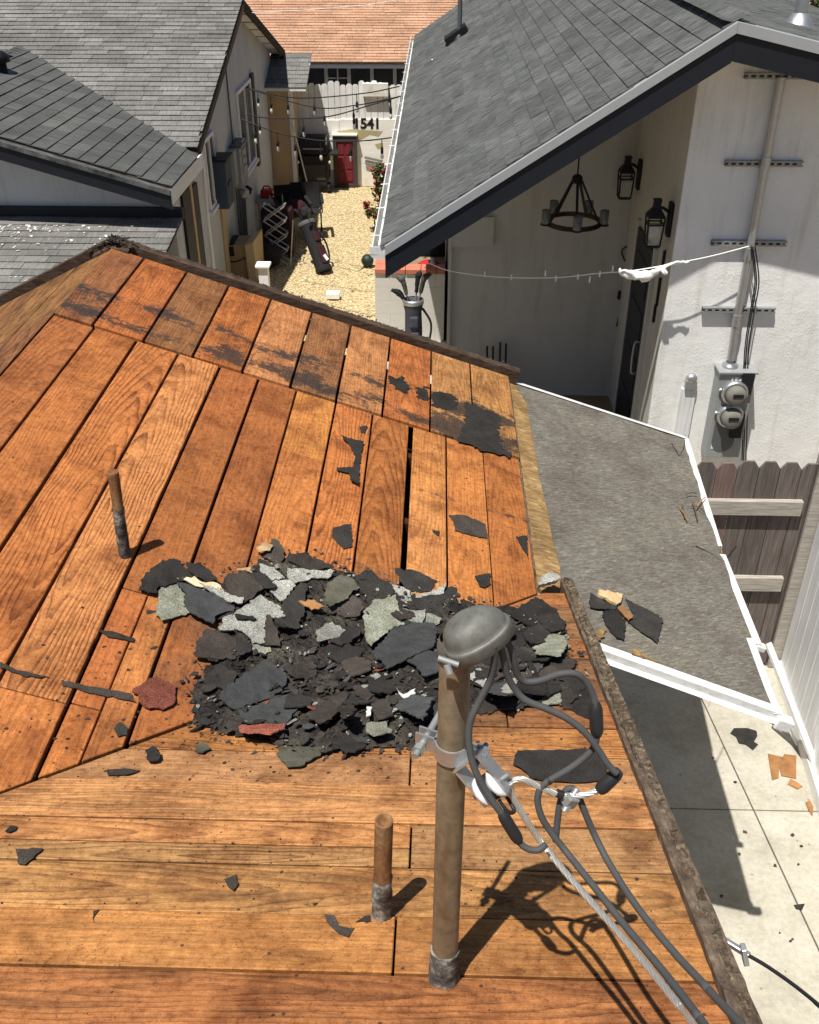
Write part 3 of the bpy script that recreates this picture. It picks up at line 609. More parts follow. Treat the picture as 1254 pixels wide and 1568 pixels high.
# ================================================================== shingled roofs of the neighbours
def tab_mesh(wd, hd, th):
    w2 = wd/2; return MB().hexa([(-w2, -hd/2, -.003), (w2, -hd/2, -.003), (w2, hd/2, -.006), (-w2, hd/2, -.006), (-w2, -hd/2, th), (w2, -hd/2, th), (w2, hd/2, -.003), (-w2, hd/2, -.003)]).mesh('shingle', (0, 0, 0))
def shingle_roof(parent, O, u, v, Lu, Lv, wd, ex, mat, inside=None, maxparts=300, seed=1, th=.009, wvar=.0):
    O, u, v = V(O), V(u).normalized(), V(v).normalized(); n = u.cross(v).normalized()
    if n.z < 0: n = -n
    X = u if u.cross(v).dot(n) > 0 else -u
    Rm = Matrix((X, v, n)).transposed(); rg = random.Random(seed); tabs = []; cut = MB()
    nc = int(Lv/ex)
    for i in range(nc+1):
        vv = i*ex; x = -rg.uniform(0, wd)
        while x < Lu:
            wdt = wd*(1+rg.uniform(-wvar, wvar)); a, b = max(x, 0), min(x+wdt, Lu); x += wdt
            if b-a < .03: continue
            c = O+u*(a+b)/2+v*(vv+ex*.6)+n*.008
            if inside:
                hw, h0, h1 = (b-a-.004)/2, -ex*.625, ex*.625
                cs = [c-u*hw+v*h0, c+u*hw+v*h0, c+u*hw+v*h1, c-u*hw+v*h1]; fv = [inside(q) for q in cs]
                if all(f <= 0 for f in fv): continue
                if any(f <= 0 for f in fv):
                    out = []
                    for k in range(4):
                        p, q, fp, fq = cs[k], cs[(k+1) % 4], fv[k], fv[(k+1) % 4]
                        if fp > 0: out.append(p)
                        if (fp > 0) != (fq > 0): out.append(p.lerp(q, fp/(fp-fq)))
                    if len(out) > 2:
                        out = [q+n*(.004-.010*(q-c).dot(v)/ex) for q in out]
                        if (out[1]-out[0]).cross(out[2]-out[1]).dot(n) < 0: out = out[::-1]
                        cut.prism(out, -n*.011, rg.random())
                    continue
            tabs.append((c, b-a, rg.random(), rg.uniform(-.0015, .0035)))
    me = tab_mesh(1.0, ex*1.25, th); me.materials.append(M[mat])
    vis = [t for t in tabs if inview(t[0], 10)]; vis.sort(key=lambda t: (t[0]-CAM).length)
    top = set(id(t) for t in vis[:maxparts]); rest = MB()
    tv = [p.co.copy() for p in me.vertices]; tf = [tuple(p.vertices) for p in me.polygons]
    for t in tabs:
        c, wdt, r, dz = t
        if id(t) in top:
            o = bpy.data.objects.new('shingle', me); put(o, c+n*dz, parent, Rm); o.scale = (wdt-.004, 1, 1)
        else:
            rest.add([c+n*dz+Rm @ V((p.x*(wdt-.004), p.y, p.z)) for p in tv], tf, False, r)
    if cut.v: stuff(cut.build('cut_shingles', mat, parent))
    if rest.v: stuff(rest.build('shingles', mat, parent))
def ridge_caps(parent, a, b, dl, dr, mat, step=.16, ln=.26, sd=.14):
    a, b = V(a), V(b); L = (b-a).length; Y = (b-a).normalized(); k = int(L/step)
    mb = MB(); N = (V(dl)+V(dr)).normalized()*-1
    l, r = V(dl).normalized()*sd, V(dr).normalized()*sd
    lift0, lift1 = V((0, 0, .034)), V((0, 0, .020)); t = V((0, 0, -.008)); e = Y*ln
    P = [l+lift0, lift0, r+lift0, l+lift1+e, lift1+e, r+lift1+e]; Q = [p+t for p in P]
    vs = P+Q; fs = [(0,1,4,3),(1,2,5,4),(6,9,10,7),(7,10,11,8),(0,6,7,1),(1,7,8,2),(3,4,10,9),(4,5,11,10),(0,3,9,6),(2,8,11,5)]
    me = MB().add(vs, fs).mesh('ridge_cap', (0, 0, 0)); me.materials.append(M[mat])
    for i in range(k+1): put(bpy.data.objects.new('ridge_cap', me), a+Y*i*step, parent)

# ---------------------------------------------------------------- white stucco house on the right
rh = thing('stucco_house', (2.6, 9.5, 0), 'white stucco house with navy fascia and grey shingle gable roof', 'house')
RY0, RY1 = 7.68, 20.0
APX = V((2.09, RY0, 4.424)); EV = V((-.40, RY0, 2.814)); RE = V((5.4, RY0, 4.424-(5.4-2.09)*.218))
roof = part('roof', (2, 12, 3.5), rh)
# deck
mb = MB(); dn = V((0, 0, -.05)); Ly = V((0, RY1-RY0, 0))
mb.prism([EV, APX, APX+Ly, EV+Ly], dn); mb.prism([APX, RE, RE+Ly, APX+Ly], dn); mb.build('roof_deck', 'white_vinyl', roof)
shingle_roof(roof, EV+V((-.03, 0, .004)), (0, 1, 0), (APX-EV), RY1-RY0, (APX-EV).length+.02, .38, .145, 'shingle_dark', seed=4, wvar=.35)
shingle_roof(roof, RE+V((0, 0, .004)), (0, 1, 0), (APX-RE), RY1-RY0, (APX-RE).length+.02, .42, .165, 'shingle_dark', maxparts=60, seed=5, wvar=.3)
ridge_caps(roof, APX+V((0, .02, 0)), APX+V((0, 11.5, 0)), (EV-APX), (RE-APX), 'shingle_dark')
# fascia boards and the bright metal drip edge above them
def rake(a, b, h, name='fascia'):
    a, b = V(a), V(b); d = V((0, 0, -h))
    o = MB().hexa([a+d+V((0, -.02, -.012)), b+d+V((0, -.02, -.012)), b+d+V((0, .02, -.012)), a+d+V((0, .02, -.012)), a+V((0, -.02, -.052)), b+V((0, -.02, -.052)), b+V((0, .02, -.052)), a+V((0, .02, -.052))]).build(name, 'navy', rh)
    mb = MB(); e = V((0, -.035, 0))
    mb.hexa([a+e+V((0, 0, -.050)), b+e+V((0, 0, -.050)), b+V((0, .03, -.047)), a+V((0, .03, -.047)), a+e+V((0, 0, .022)), b+e+V((0, 0, .022)), b+V((0, .05, .026)), a+V((0, .05, .026))])
    mb.build('drip_edge', 'drip_metal', rh); return o
rake(EV+V((0, 0, .0)), APX+V((-.001, 0, 0)), .23); rake(APX+V((.001, 0, 0)), RE, .22)
MB().b2((-.36, RY0+.03, EV.z-.16), (-.33, RY1, EV.z-.04)).build('eave_fascia', 'navy', rh)
# gutter along the left eave with straps
gut = part('gutter', (-.46, 13, 2.77), rh)
mb = MB(); gx, gz = -.462, EV.z-.045
prof = [(.042, .045), (.04, -.04), (-.02, -.045), (-.038, -.01), (-.042, .045)]
for (p0, p1) in zip(prof[:-1], prof[1:]):
    mb.hexa([(gx+p1[0], RY0+.02, gz+p1[1]-.003), (gx+p0[0], RY0+.02, gz+p0[1]-.003), (gx+p0[0], RY1, gz+p0[1]-.003), (gx+p1[0], RY1, gz+p1[1]-.003), (gx+p1[0], RY0+.02, gz+p1[1]), (gx+p0[0], RY0+.02, gz+p0[1]), (gx+p0[0], RY1, gz+p0[1]), (gx+p1[0], RY1, gz+p1[1])])
mb.tube([(gx-.042, RY0+.02, gz+.045), (gx-.042, RY1, gz+.045)], .006, 6)
mb.build('gutter_trough', 'white_metal', gut)
MB().prism([(gx-.065, RY0+.012, gz+.05), (gx-.06, RY0+.012, gz-.02), (gx-.03, RY0+.012, gz-.05), (gx+.06, RY0+.012, gz-.05), (gx+.06, RY0+.012, gz+.05)], (0, .008, 0)).build('end_cap', 'white_metal', gut)
for k in range(15):
    MB().bar((gx-.07, RY0+.3+k*.8, gz+.05), (gx+.09, RY0+.3+k*.8, gz+.06), .025, .004).build('strap', 'white_metal', gut)
# walls
WY = 8.12
zr = lambda x: min(APX.z-(APX.x-x)*(1.61/2.49), APX.z) if x < APX.x else APX.z-(x-APX.x)*.218
mb = MB(); xs = [1.995, APX.x, 5.2]
poly = [(1.995, WY, 0), (5.2, WY, 0), (5.2, WY, zr(5.2)-.055), (APX.x, WY, APX.z-.055), (1.995, WY, zr(1.995)-.055)]
mb.prism(poly, (0, .03, 0)); gw = mb.build('gable_wall', 'stucco_white', rh)
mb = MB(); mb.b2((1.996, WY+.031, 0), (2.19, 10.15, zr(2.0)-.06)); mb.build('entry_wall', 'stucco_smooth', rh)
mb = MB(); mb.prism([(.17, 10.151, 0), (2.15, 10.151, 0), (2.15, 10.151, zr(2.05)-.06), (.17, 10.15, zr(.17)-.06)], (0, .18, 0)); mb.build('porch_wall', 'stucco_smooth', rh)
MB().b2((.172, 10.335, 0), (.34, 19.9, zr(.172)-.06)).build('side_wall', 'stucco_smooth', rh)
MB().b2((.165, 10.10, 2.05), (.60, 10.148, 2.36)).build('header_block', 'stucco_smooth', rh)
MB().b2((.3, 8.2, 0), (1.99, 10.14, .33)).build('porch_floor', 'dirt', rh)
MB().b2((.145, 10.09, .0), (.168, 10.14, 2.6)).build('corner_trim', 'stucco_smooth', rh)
# front door in the entry wall, with trim, pull handle and glazing bars
dr = part('door', (1.985, 9.15, .35), rh)
MB().b2((1.972, 8.74, .34), (1.998, 9.56, 2.44)).build('door_leaf', 'navy_door', dr)
MB().b2((1.962, 8.67, .34), (1.999, 8.735, 2.50)).build('door_trim', 'stucco_smooth', dr); MB().b2((1.962, 9.565, .34), (1.999, 9.63, 2.50)).build('door_trim', 'stucco_smooth', dr)
for z in (.72, 1.18, 1.64, 2.1):
    MB().b2((1.966, 8.88, z-.16), (1.9715, 9.42, z+.16)).build('panel', 'navy_door', dr, bevel=.003)
mb = MB(); mb.tube(smooth_path([(1.968, 8.82, 1.55), (1.925, 8.82, 1.53), (1.925, 8.82, 1.25), (1.968, 8.82, 1.23)], 5), .011, 8); mb.build('handle', 'galvanized_dull', dr)
# wall lanterns
def lantern(y, z, label):
    t = thing('wall_lantern', (1.99, y, z-.28), label, 'lantern', None)
    MB().b2((1.965, y-.055, z-.22), (1.9985, y+.055, z+.06)).build('back_plate', 'black_metal', t, bevel=.006)
    MB().tube(smooth_path([(1.965, y, z-.02), (1.91, y, z+.015), (1.86, y, z+.01)], 5), .013, 8).build('arm', 'black_metal', t)
    cx = 1.86
    MB().lathe((cx, y, z-.06), (0, 0, 1), [(.10, 0), (.105, .01), (.045, .075), (.04, .13), (.046, .135), (.046, .15), (.0, .155)], 4, False, (1, 1, 0)).build('cap', 'black_metal', t)
    f = MB()
    for sx in (-1, 1):
        for sy in (-1, 1): f.bar((cx+sx*.068, y+sy*.068, z-.06), (cx+sx*.056, y+sy*.056, z-.30), .011, .011)
    for zz, h in ((z-.30, .056), (z-.115, .066)):
        for sx in (-1, 1):
            f.bar((cx+sx*h, y-h, zz), (cx+sx*h, y+h, zz), .011, .011); f.bar((cx-h, y+sx*h, zz), (cx+h, y+sx*h, zz), .011, .011)
    f.build('cage', 'black_metal', t)
    g = MB(); g.b2((cx-.05, y-.05, z-.29), (cx+.05, y+.05, z-.13)); g.build('glass', 'clear_glass', t)
    MB().b2((cx-.055, y-.055, z-.312), (cx+.055, y+.055, z-.302)).build('base', 'black_metal', t)
lantern(9.9, 2.93, 'black lantern high on the entry wall beside the porch back wall')
lantern(8.37, 2.94, 'black lantern on the entry wall nearest the sunlit gable wall')
# chandelier
CC = V((1.30, 9.3, 0)); t = thing('chandelier', (1.30, 9.3, 2.5), 'dark ring chandelier with glass cylinders hanging in the porch', 'chandelier')
zc = 2.56; Rr = .255
mb = MB(); ring = [CC+V((cos(a)*Rr, sin(a)*Rr, zc)) for a in [2*pi*k/40 for k in range(41)]]
vs = []; fs = []
for k in range(41):
    p = ring[k]; rad = (p-V((CC.x, CC.y, zc))).normalized()
    vs += [p+rad*.012+V((0, 0, -.02)), p+rad*.012+V((0, 0, .02)), p-rad*.012+V((0, 0, .02)), p-rad*.012+V((0, 0, -.02))]
for k in range(40):
    for j in range(4): j2 = (j+1) % 4; fs.append((k*4+j, k*4+j2, k*4+4+j2, k*4+4+j))
mb.add(vs, fs, False); mb.build('ring', 'bronze', t)
for k in range(5):
    a = -pi/2+2*pi*k/5; d = V((cos(a), sin(a), 0))
    MB().bar(CC+d*.24+V((0, 0, zc+.01)), CC+d*.035+V((0, 0, zc+.40)), .024, .014).build('arm', 'black_metal', t)
    b = CC+d*(Rr+.03)+V((0, 0, zc)); h = MB().lathe(b, (0, 0, 1), [(.0, -.012), (.05, -.008), (.05, .004), (.022, .012), (.022, .045), (0, .047)], 14).build('lamp_holder', 'black_metal', t)
    MB().lathe(b, (0, 0, 1), [(.042, .008), (.042, .13), (.039, .13), (.039, .008)], 16).build('glass_cylinder', 'clear_glass', h)
    MB().lathe(b, (0, 0, 1), [(.008, .045), (.013, .075), (.010, .10), (0, .11)], 10).build('bulb', 'bulb_glass', h)
MB().lathe(CC+V((0, 0, zc+.36)), (0, 0, 1), [(0, 0), (.05, .0), (.05, .05), (.03, .07), (.0, .075)], 12).build('hub', 'black_metal', t)
MB().tube([CC+V((0, 0, zc+.42)), CC+V((0, 0, zr(1.30)-.06))], .008, 6).build('stem', 'black_metal', t)
# small black wall fittings, hose reel hook and rods
t = thing('coach_rods', (.9, 9.9, .33), 'four thin dark rods leaning on the porch wall', 'rods')
for k, (px, py) in enumerate([(746, 530), (755, 530), (766, 524), (775, 526)]):
    a = onY(px, py, 10.08); MB().tube([(a.x+.01, 9.95, .335), a], .011, 6).build('rod', 'maroon' if k == 0 else 'black_metal', t)
t = thing('wall_hook', (1.9, 10.12, 1.7), 'dark wire hanger on the porch wall beside the door', 'hook')
mb = MB(); P = [onY(x, y, 10.12) for x, y in [(957, 400), (952, 385), (961, 378), (966, 390), (963, 420), (952, 470), (944, 500)]]; mb.tube(smooth_path(P, 5), .009, 5); mb.build('wire', 'black_metal', t)
MB().box(onY(948, 452, 10.13), (.03, .02, .09)).build('clip', 'black_metal', t)
t = thing('door_bell_plate', (1.99, 8.5, 2), 'black door bell and mail slots beside the front door', 'fittings')
for (px, py, h) in ((1016, 398, .16), (1010, 434, .10), (1007, 455, .16), (1002, 480, .16)):
    a = onX(px, py, 1.985); MB().box(a, (.02, .035, h)).build('plate', 'black_metal', t)

# conduit riser with its strut straps and the two-meter panel
cw = WY-.055; t = thing('conduit_riser', (2.6, WY, 2.4), 'tall galvanized conduit strapped to the sunlit gable wall above the meters', 'conduit')
pts = [onY(x, y, cw) for x, y in ((1197, 118), (1172, 250), (1147, 388), (1128, 490), (1118, 556))]
MB().tube([pts[0], pts[1], pts[2], pts[3], pts[4]], .034, 12).build('pipe', 'galvanized', t)
for q in (pts[2], pts[3], pts[1]): MB().tube([q+V((.0, 0, -.05)), q+V((.0, 0, .05))], .041, 12).build('coupling', 'galvanized', t)
for (x0, x1, y, br) in ((1140, 1246, 116, 0), (1110, 1229, 250, 0), (1089, 1204, 372, 1), (1075, 1187, 474, 1)):
    a, b = onY(x0, y, WY-.022), onY(x1, y, WY-.022); zz = (a.z+b.z)/2; mb = MB()
    mb.b2((a.x, WY-.004, zz-.022), (b.x, WY-.001, zz+.022)); mb.b2((a.x, WY-.041, zz-.022), (b.x, WY-.004, zz-.018)); mb.b2((a.x, WY-.041, zz+.018), (b.x, WY-.004, zz+.022))
    mb.b2((a.x, WY-.044, zz-.022), (b.x, WY-.041, zz-.009)); mb.b2((a.x, WY-.044, zz+.009), (b.x, WY-.041, zz+.022))
    kx = int((b.x-a.x)/.06)
    for k in range(kx): mb.b2((a.x+.02+k*.06, WY-.0445, zz-.0095), (a.x+.045+k*.06, WY-.041, zz+.0095))
    mb.build('strut', 'galvanized_dull', t)
    c = V(((pts[1].x if y < 300 else pts[2].x), cw, zz)); fx = onY(0, y, cw); 
# loose cables down the riser
mb = MB()
for off in (0, .02, .05):
    P = [onY(x+off*120, y, cw-.05) for x, y in ((1150, 378), (1156, 430), (1150, 470), (1142, 520), (1139, 560), (1138, 640), (1136, 705))]; mb.tube(smooth_path(P, 4), .006, 5)
mb.build('cable', 'rubber_black', t)
pa, pb = onY(1103, 572, WY-.17), onY(1158, 572, WY-.17); pz1 = pa.z; pz0 = onY(1085, 700, WY-.17).z
x0, x1 = pa.x, pb.x
t = thing('meter_panel', (x0+.2, WY, pz0), 'grey steel panel with two round electricity meters on the stucco wall', 'meter panel')
MB().b2((x0, WY-.17, pz0), (x1, WY-.002, pz1)).build('cabinet', 'panel_grey', t, bevel=.006)
MB().b2((x0-.015, WY-.19, pz1), (x1+.015, WY-.002, pz1+.02)).build('rain_hood', 'panel_grey', t, bevel=.003)
cxm = (x0+x1)/2-.02
for (py, pxx) in ((602, 1125), (637, 1118)):
    c = onY(pxx, py, WY-.19); mt = part('meter', c, t)
    MB().lathe((c.x, WY-.168, c.z), (0, -1, 0), [(.118, 0), (.118, .03), (.105, .05), (.092, .052), (.092, .04), (0, .04)], 28).build('meter_ring', 'galvanized', mt)
    MB().lathe((c.x, WY-.168, c.z), (0, -1, 0), [(.088, .04), (.088, .10), (.078, .125), (.05, .135), (0, .137)], 28).build('meter_dome', 'meter_face', mt)
    MB().b2((c.x-.045, WY-.31, c.z+.01), (c.x+.045, WY-.303, c.z+.04)).build('register', 'print_black', mt)
    MB().ico((c.x-.13, WY-.19, c.z+.03), .016, 1).build('seal', 'galvanized', mt)
zc1 = onY(1118, 637, WY-.19).z
mb = MB(); pl = [(cxm-.10, WY-.174, zc1-.08), (cxm-.10, WY-.174, pz0+.16)]
for k in range(9): a = pi+pi*k/8; pl.append((cxm+cos(a)*.10, WY-.174, pz0+.16+sin(a)*.10))
pl += [(cxm+.10, WY-.174, zc1-.08)]
mb.prism(pl, (0, .003, 0)); mb.build('breaker_door', 'panel_dark', t)
MB().b2((x1-.13, WY-.20, zc1-.22), (x1-.03, WY-.171, zc1+.02)).build('breaker_box', 'print_black', t); MB().b2((x1-.12, WY-.20, zc1+.22), (x1-.02, WY-.171, zc1+.42)).build('breaker_box', 'print_black', t)
MB().b2((x0+.04, WY-.1735, pz0+.09), (x0+.13, WY-.1705, pz0+.20)).build('notice', 'print_white', t)
text_mesh('1541', .075, 'address_numerals', 'print_white', t, (x0+.17, WY-.1735, pz1-.065), (radians(90), 0, 0), .001)
c0 = pts[4]; MB().lathe((c0.x, cw-.01, pz1+.02), (0, 0, 1), [(.07, 0), (.07, .02), (.042, .03), (.042, .05)], 16).build('hub', 'galvanized', t)
# small outlet with its boxed wiring cover left of the panel
oc = onY(1058, 588, WY-.03); t = thing('outlet_box', (oc.x, WY, oc.z-.5), 'small outdoor outlet above a pale wiring cover on the stucco wall', 'outlet')
MB().b2((oc.x-.05, WY-.05, oc.z-.05), (oc.x+.05, WY-.002, oc.z+.04)).build('box', 'galvanized_dull', t, bevel=.006)
MB().lathe((oc.x, WY-.002, oc.z+.045), (0, -1, 0), [(.05, 0), (.05, .03), (.03, .05), (0, .05)], 16).build('dome_cap', 'galvanized', t)
MB().b2((oc.x-.075, WY-.022, oc.z-.75), (oc.x+.06, WY-.002, oc.z-.055)).build('cover', 'white_siding', t)
# roof furniture
a = onP(703, 62, EV, (APX-EV).cross(V((0, 1, 0))))
nR = (APX-EV).cross(V((0, 1, 0))); nR = (nR if nR.z > 0 else -nR).normalized()
t = thing('roof_vent_pipe', (a.x, a.y, a.z), 'thin dark vent pipe standing in a square flashing on the grey roof', 'vent pipe')
uu = (APX-EV).normalized()
MB().box(a+nR*.02, (.5, .42, .014), (uu, V((0, 1, 0)), nR)).build('flashing', 'panel_dark', t); MB().box(a+nR*.08+V((0, .12, 0)), (.36, .34, .11), (uu, V((0, 1, 0)), nR)).build('vent_box', 'black_metal', t, bevel=.01)
MB().tube([a+V((0, 0, -.02)), a+V((0, 0, .72))], .035, 10).build('pipe', 'panel_dark', t)
MB().lathe(a, (0, 0, 1), [(.10, 0), (.05, .09), (.04, .10)], 14).build('boot', 'rubber_black', t)
c = a-uu*.42+V((0, -.35, 0))+nR*.02; MB().ico(c, .05, 1, .2, (1, 1, .3)).build('sealant_blob', 'white_scrap', t)
g = APX+V((1.05, 1.9, -1.05*.218)); t = thing('furnace_flue', (g.x, g.y, g.z), 'galvanized flue pipe with pale cone flashing on the far slope', 'flue pipe')
MB().tube([g+V((0, 0, .05)), g+V((0, 0, .75))], .055, 14).build('pipe', 'galvanized', t); MB().lathe(g+V((0, 0, -.02)), (0, 0, 1), [(.15, 0), (.11, .06), (.062, .13), (.06, .13)], 16).build('cone', 'galvanized', t)

# clothesline of twine with a knotted white cloth
t = thing('twine_line', (1.4, 8.6, 2.6), 'thin white twine with small clips strung across the porch front', 'twine')
ln = [onY(x, y, Y) for x, y, Y in ((655, 402, 9.6), (690, 415, 9.4), (760, 424, 9.0), (850, 425, 8.5), (920, 418, 8.2), (965, 415, 8.0), (1030, 404, 7.95), (1090, 392, 7.97), (1147, 377, 8.0))]
MB().tube(smooth_path(ln, 6), .005, 5).build('cord', 'twine_white', t)
for (px, py, Y) in ((742, 422, 9.05), (783, 425, 8.85), (835, 418, 8.55), (851, 428, 8.5), (885, 424, 8.35), (903, 427, 8.25), (918, 423, 8.2), (938, 414, 8.12)):
    c = onY(px, py, Y); MB().box(c+V((0, 0, random.uniform(-.02, .03))), (.012, .012, .05)).build('clip', 'twine_white', t)
t = thing('knotted_cloth', (1.9, 7.95, 2.5), 'crumpled white cloth knotted on the twine near the gable corner', 'cloth')
rg = random.Random(9)
def crumple(P, rs, mat, name, par, amp=.02):
    pp = smooth_path(P, 6); n = len(pp); mb = MB(); R_ = []
    for i in range(n):
        f = i/(n-1)*(len(rs)-1); k = min(int(f), len(rs)-2); R_.append(rs[k]+(rs[k+1]-rs[k])*(f-k))
    mb.tube(pp, 0, 12, True, True, R_)
    mb.v = [p+mnoise.noise_vector(p*22)*amp for p in mb.v]; return mb.build(name, mat, par)
crumple([onY(x, y, 7.93) for x, y in ((952, 414), (968, 420), (985, 422), (1000, 418), (1012, 412), (1030, 404))], [.012, .03, .042, .03, .018, .006], 'twine_white', 'cloth', t, .025)
crumple([onY(x, y, 7.94) for x, y in ((948, 412), (956, 420), (968, 424), (972, 420))], [.01, .025, .022, .008], 'twine_white', 'cloth', t, .02)
crumple([onY(x, y, 7.92) for x, y in ((1012, 412), (1020, 420), (1018, 410), (1035, 402), (1055, 401))], [.01, .012, .012, .014, .006], 'twine_white', 'cloth', t, .015)

# ---------------------------------------------------------------- side fence and white clad wall
t = thing('picket_fence', (2.2, 5.95, 0), 'short weathered grey dog-eared picket fence with two pale rails', 'fence')
FY = 5.98; rg = random.Random(4)
for k in range(8):
    x = 1.70+k*.148+.002; z1 = 1.865+rg.uniform(-.008, .012); wd = .141
    q = [(x, .03), (x+wd, .03), (x+wd, z1-.05), (x+wd-.035, z1), (x+.035, z1), (x, z1-.05)]
    MB().prism([(a, FY, b) for a, b in q], (0, .018, 0), rg.random()).build('picket', 'fence_wood', t)
for (z0, z1) in ((1.455, 1.575), (.775, .90)):
    MB().b2((1.66, FY-.045, z0), (2.64, FY-.002, z1)).build('rail', 'rail_wood', t, bevel=.004)
MB().b2((2.70, FY-.03, 0), (2.80, FY+.07, 2.0)).build('post', 'rail_wood', t, bevel=.006)
MB().b2((2.68, FY+.0, .0), (2.70, FY+.02, 1.86)).build('edge_trim', 'fence_wood', t)
t = thing('white_clad_wall', (2.8, 3.5, 0), 'tall white wall of vertical ribbed cladding beside the concrete walk', 'wall')
wx = lambda y: 2.675+(y-4.59)*(2.796-2.675)/(6.21-4.59)
y = 5.93; k = 0
while y > -1.5:
    y0 = y-.148; MB().prism([(wx(y0), y0, .10), (wx(y), y, .10), (wx(y)+.03, y, .10), (wx(y0)+.03, y0, .10)][::-1], (0, 0, 2.45)).build('cladding_board', 'white_siding', t, bevel=.004)
    y -= .151; k += 1
MB().prism([(wx(-1.5)+.028, -1.5, 2.5), (wx(5.93)+.028, 5.93, 2.5), (wx(5.93)+.16, 5.93, 2.5), (wx(-1.5)+.16, -1.5, 2.5)][::-1], (0, 0, -2.5)).build('wall_core', 'white_siding', t)
MB().prism([(wx(-1.5)-.035, -1.5, .098), (wx(5.93)-.035, 5.93, .098), (wx(5.93)+.027, 5.93, .098), (wx(-1.5)+.027, -1.5, .098)][::-1], (0, 0, -.097)).build('base_board', 'white_vinyl', t)
t = thing('fallen_trim', (2.6, 4.8, 0), 'long white metal trim strip leaning at the foot of the clad wall', 'trim')
MB().bar(onZ(1176, 985, .75), onZ(1252, 1180, .06), .05, .02).build('strip', 'white_metal', t); MB().bar(onZ(1188, 1075, .35), onZ(1221, 1140, .05), .03, .012).build('strip', 'white_metal', t)
# litter on the walk
def flat_scrap(name, pts, zf, mat, label, cat, group=None, th=.006, lift=.004):
    P = [onZ(x, y, zf) for x, y in pts]; P = [V((p.x, p.y, zf+lift+th)) for p in P]
    if sum((P[i].x*P[(i+1) % len(P)].y-P[(i+1) % len(P)].x*P[i].y) for i in range(len(P))) < 0: P = P[::-1]
    return tag(MB().prism(P, (0, 0, -th)).build(name, mat), label, cat, group)
zz = lambda L, ox, oy, s: [(ox+x*s, oy+y*s) for x, y in L]
flat_scrap('felt_scrap', zz([(360, 940), (385, 905), (480, 905), (545, 925), (550, 960), (525, 1000), (555, 1020), (520, 1058), (470, 1020), (420, 1010), (400, 965)], 1040, 920, .2168), 0, 'felt', 'large ragged black felt scrap lying on the sunlit concrete', 'scrap')
flat_scrap('bark_scrap', zz([(625, 1085), (730, 1110), (740, 1088), (825, 1100), (825, 1260), (720, 1240), (705, 1180), (700, 1255), (655, 1270)], 1040, 920, .2168), 0, 'orange_wood', 'torn square brown scrap on the concrete by the clad wall', 'scrap')
flat_scrap('bark_scrap', zz([(785, 1260), (870, 1315), (835, 1335), (765, 1300)], 1040, 920, .2168), 0, 'orange_wood', 'small brown scrap next to the torn square one on the concrete', 'scrap')
flat_scrap('bark_scrap', zz([(890, 1430), (920, 1415), (945, 1460), (940, 1525), (910, 1480)], 1040, 920, .2168), 0, 'orange_wood', 'pointed brown scrap at the foot of the clad wall', 'scrap')
flat_scrap('felt_scrap', [(1215, 1387), (1232, 1385), (1228, 1394), (1219, 1393)], 0, 'felt', 'small black scrap lying on the concrete joint', 'scrap')
rg = random.Random(31)
for k in range(14):
    px, py = rg.uniform(1090, 1245), rg.uniform(1110, 1560); c = onZ(px, py, .004)
    if c.x > 2.55: continue
    mb = MB(); chip(mb, c+V((0, 0, .004)), rg.uniform(.007, .018), (0, 0, 1), .004, .12, None, None, rg)
    tag(mb.build('grit_chip', 'felt_brown'), 'tiny dark roofing chip scattered on the concrete walk', 'chip', 'roofing chips on the concrete walk')

# ================================================================== LEFT NEIGHBOUR
lh = thing('grey_roof_house', (-4.5, 16, 0), 'pale house with weathered grey shingle roof along the left of the yard', 'house')
LX = -2.93; RDG = V((LX, 16.4, 3.745)); NE = V((LX, 12.45, 2.50)); FE = V((LX, 20.45, 2.50))
lroof = part('roof', (-6, 16, 3.2), lh); Lx = V((-9, 0, 0))
mb = MB(); mb.prism([NE+Lx, NE, RDG, RDG+Lx], (0, 0, -.05)); mb.prism([RDG+Lx, RDG, FE, FE+Lx], (0, 0, -.05)); mb.build('roof_deck', 'fascia_brown', lroof)
# porch gable meets this slope in a valley
pe = V((-2.93, 10.85, 2.44)); PS = .288
zN = lambda y: NE.z+(y-NE.y)*(RDG.z-NE.z)/(RDG.y-NE.y); zPo = lambda x: pe.z+(pe.x-x)*PS
slope_n = V((0, -(RDG.z-NE.z)/(RDG.y-NE.y), 1)); pk = onP(38, 65, NE, slope_n); PRX = pk.x
PZ = zPo(PRX)
shingle_roof(lroof, NE+Lx*.62+V((0, -.03, .004)), (1, 0, 0), RDG-NE, 9*.62, (RDG-NE).length, .30, .125, 'shingle_light', inside=lambda c: zN(c.y)-max(zPo(c.x) if c.x > PRX else 2*PZ-zPo(c.x), 0)+.01 if c.x < -2.94 else 1.0, seed=8, wvar=.35, th=.011)
shingle_roof(lroof, RDG+V((0, 0, .004)), (-1, 0, 0), FE-RDG, 3, .6, .30, .125, 'shingle_light', maxparts=0, seed=9)
mb = MB(); W0 = -3.18
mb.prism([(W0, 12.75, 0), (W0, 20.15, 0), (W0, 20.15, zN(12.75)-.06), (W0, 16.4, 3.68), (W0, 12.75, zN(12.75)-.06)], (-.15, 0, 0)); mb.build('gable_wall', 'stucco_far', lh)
MB().b2((-9, 12.75, 0), (W0-.16, 12.9, 2.5)).build('wall', 'stucco_far', lh); MB().b2((-9, 20.0, 0), (W0-.16, 20.15, 2.4)).build('wall', 'stucco_far', lh)
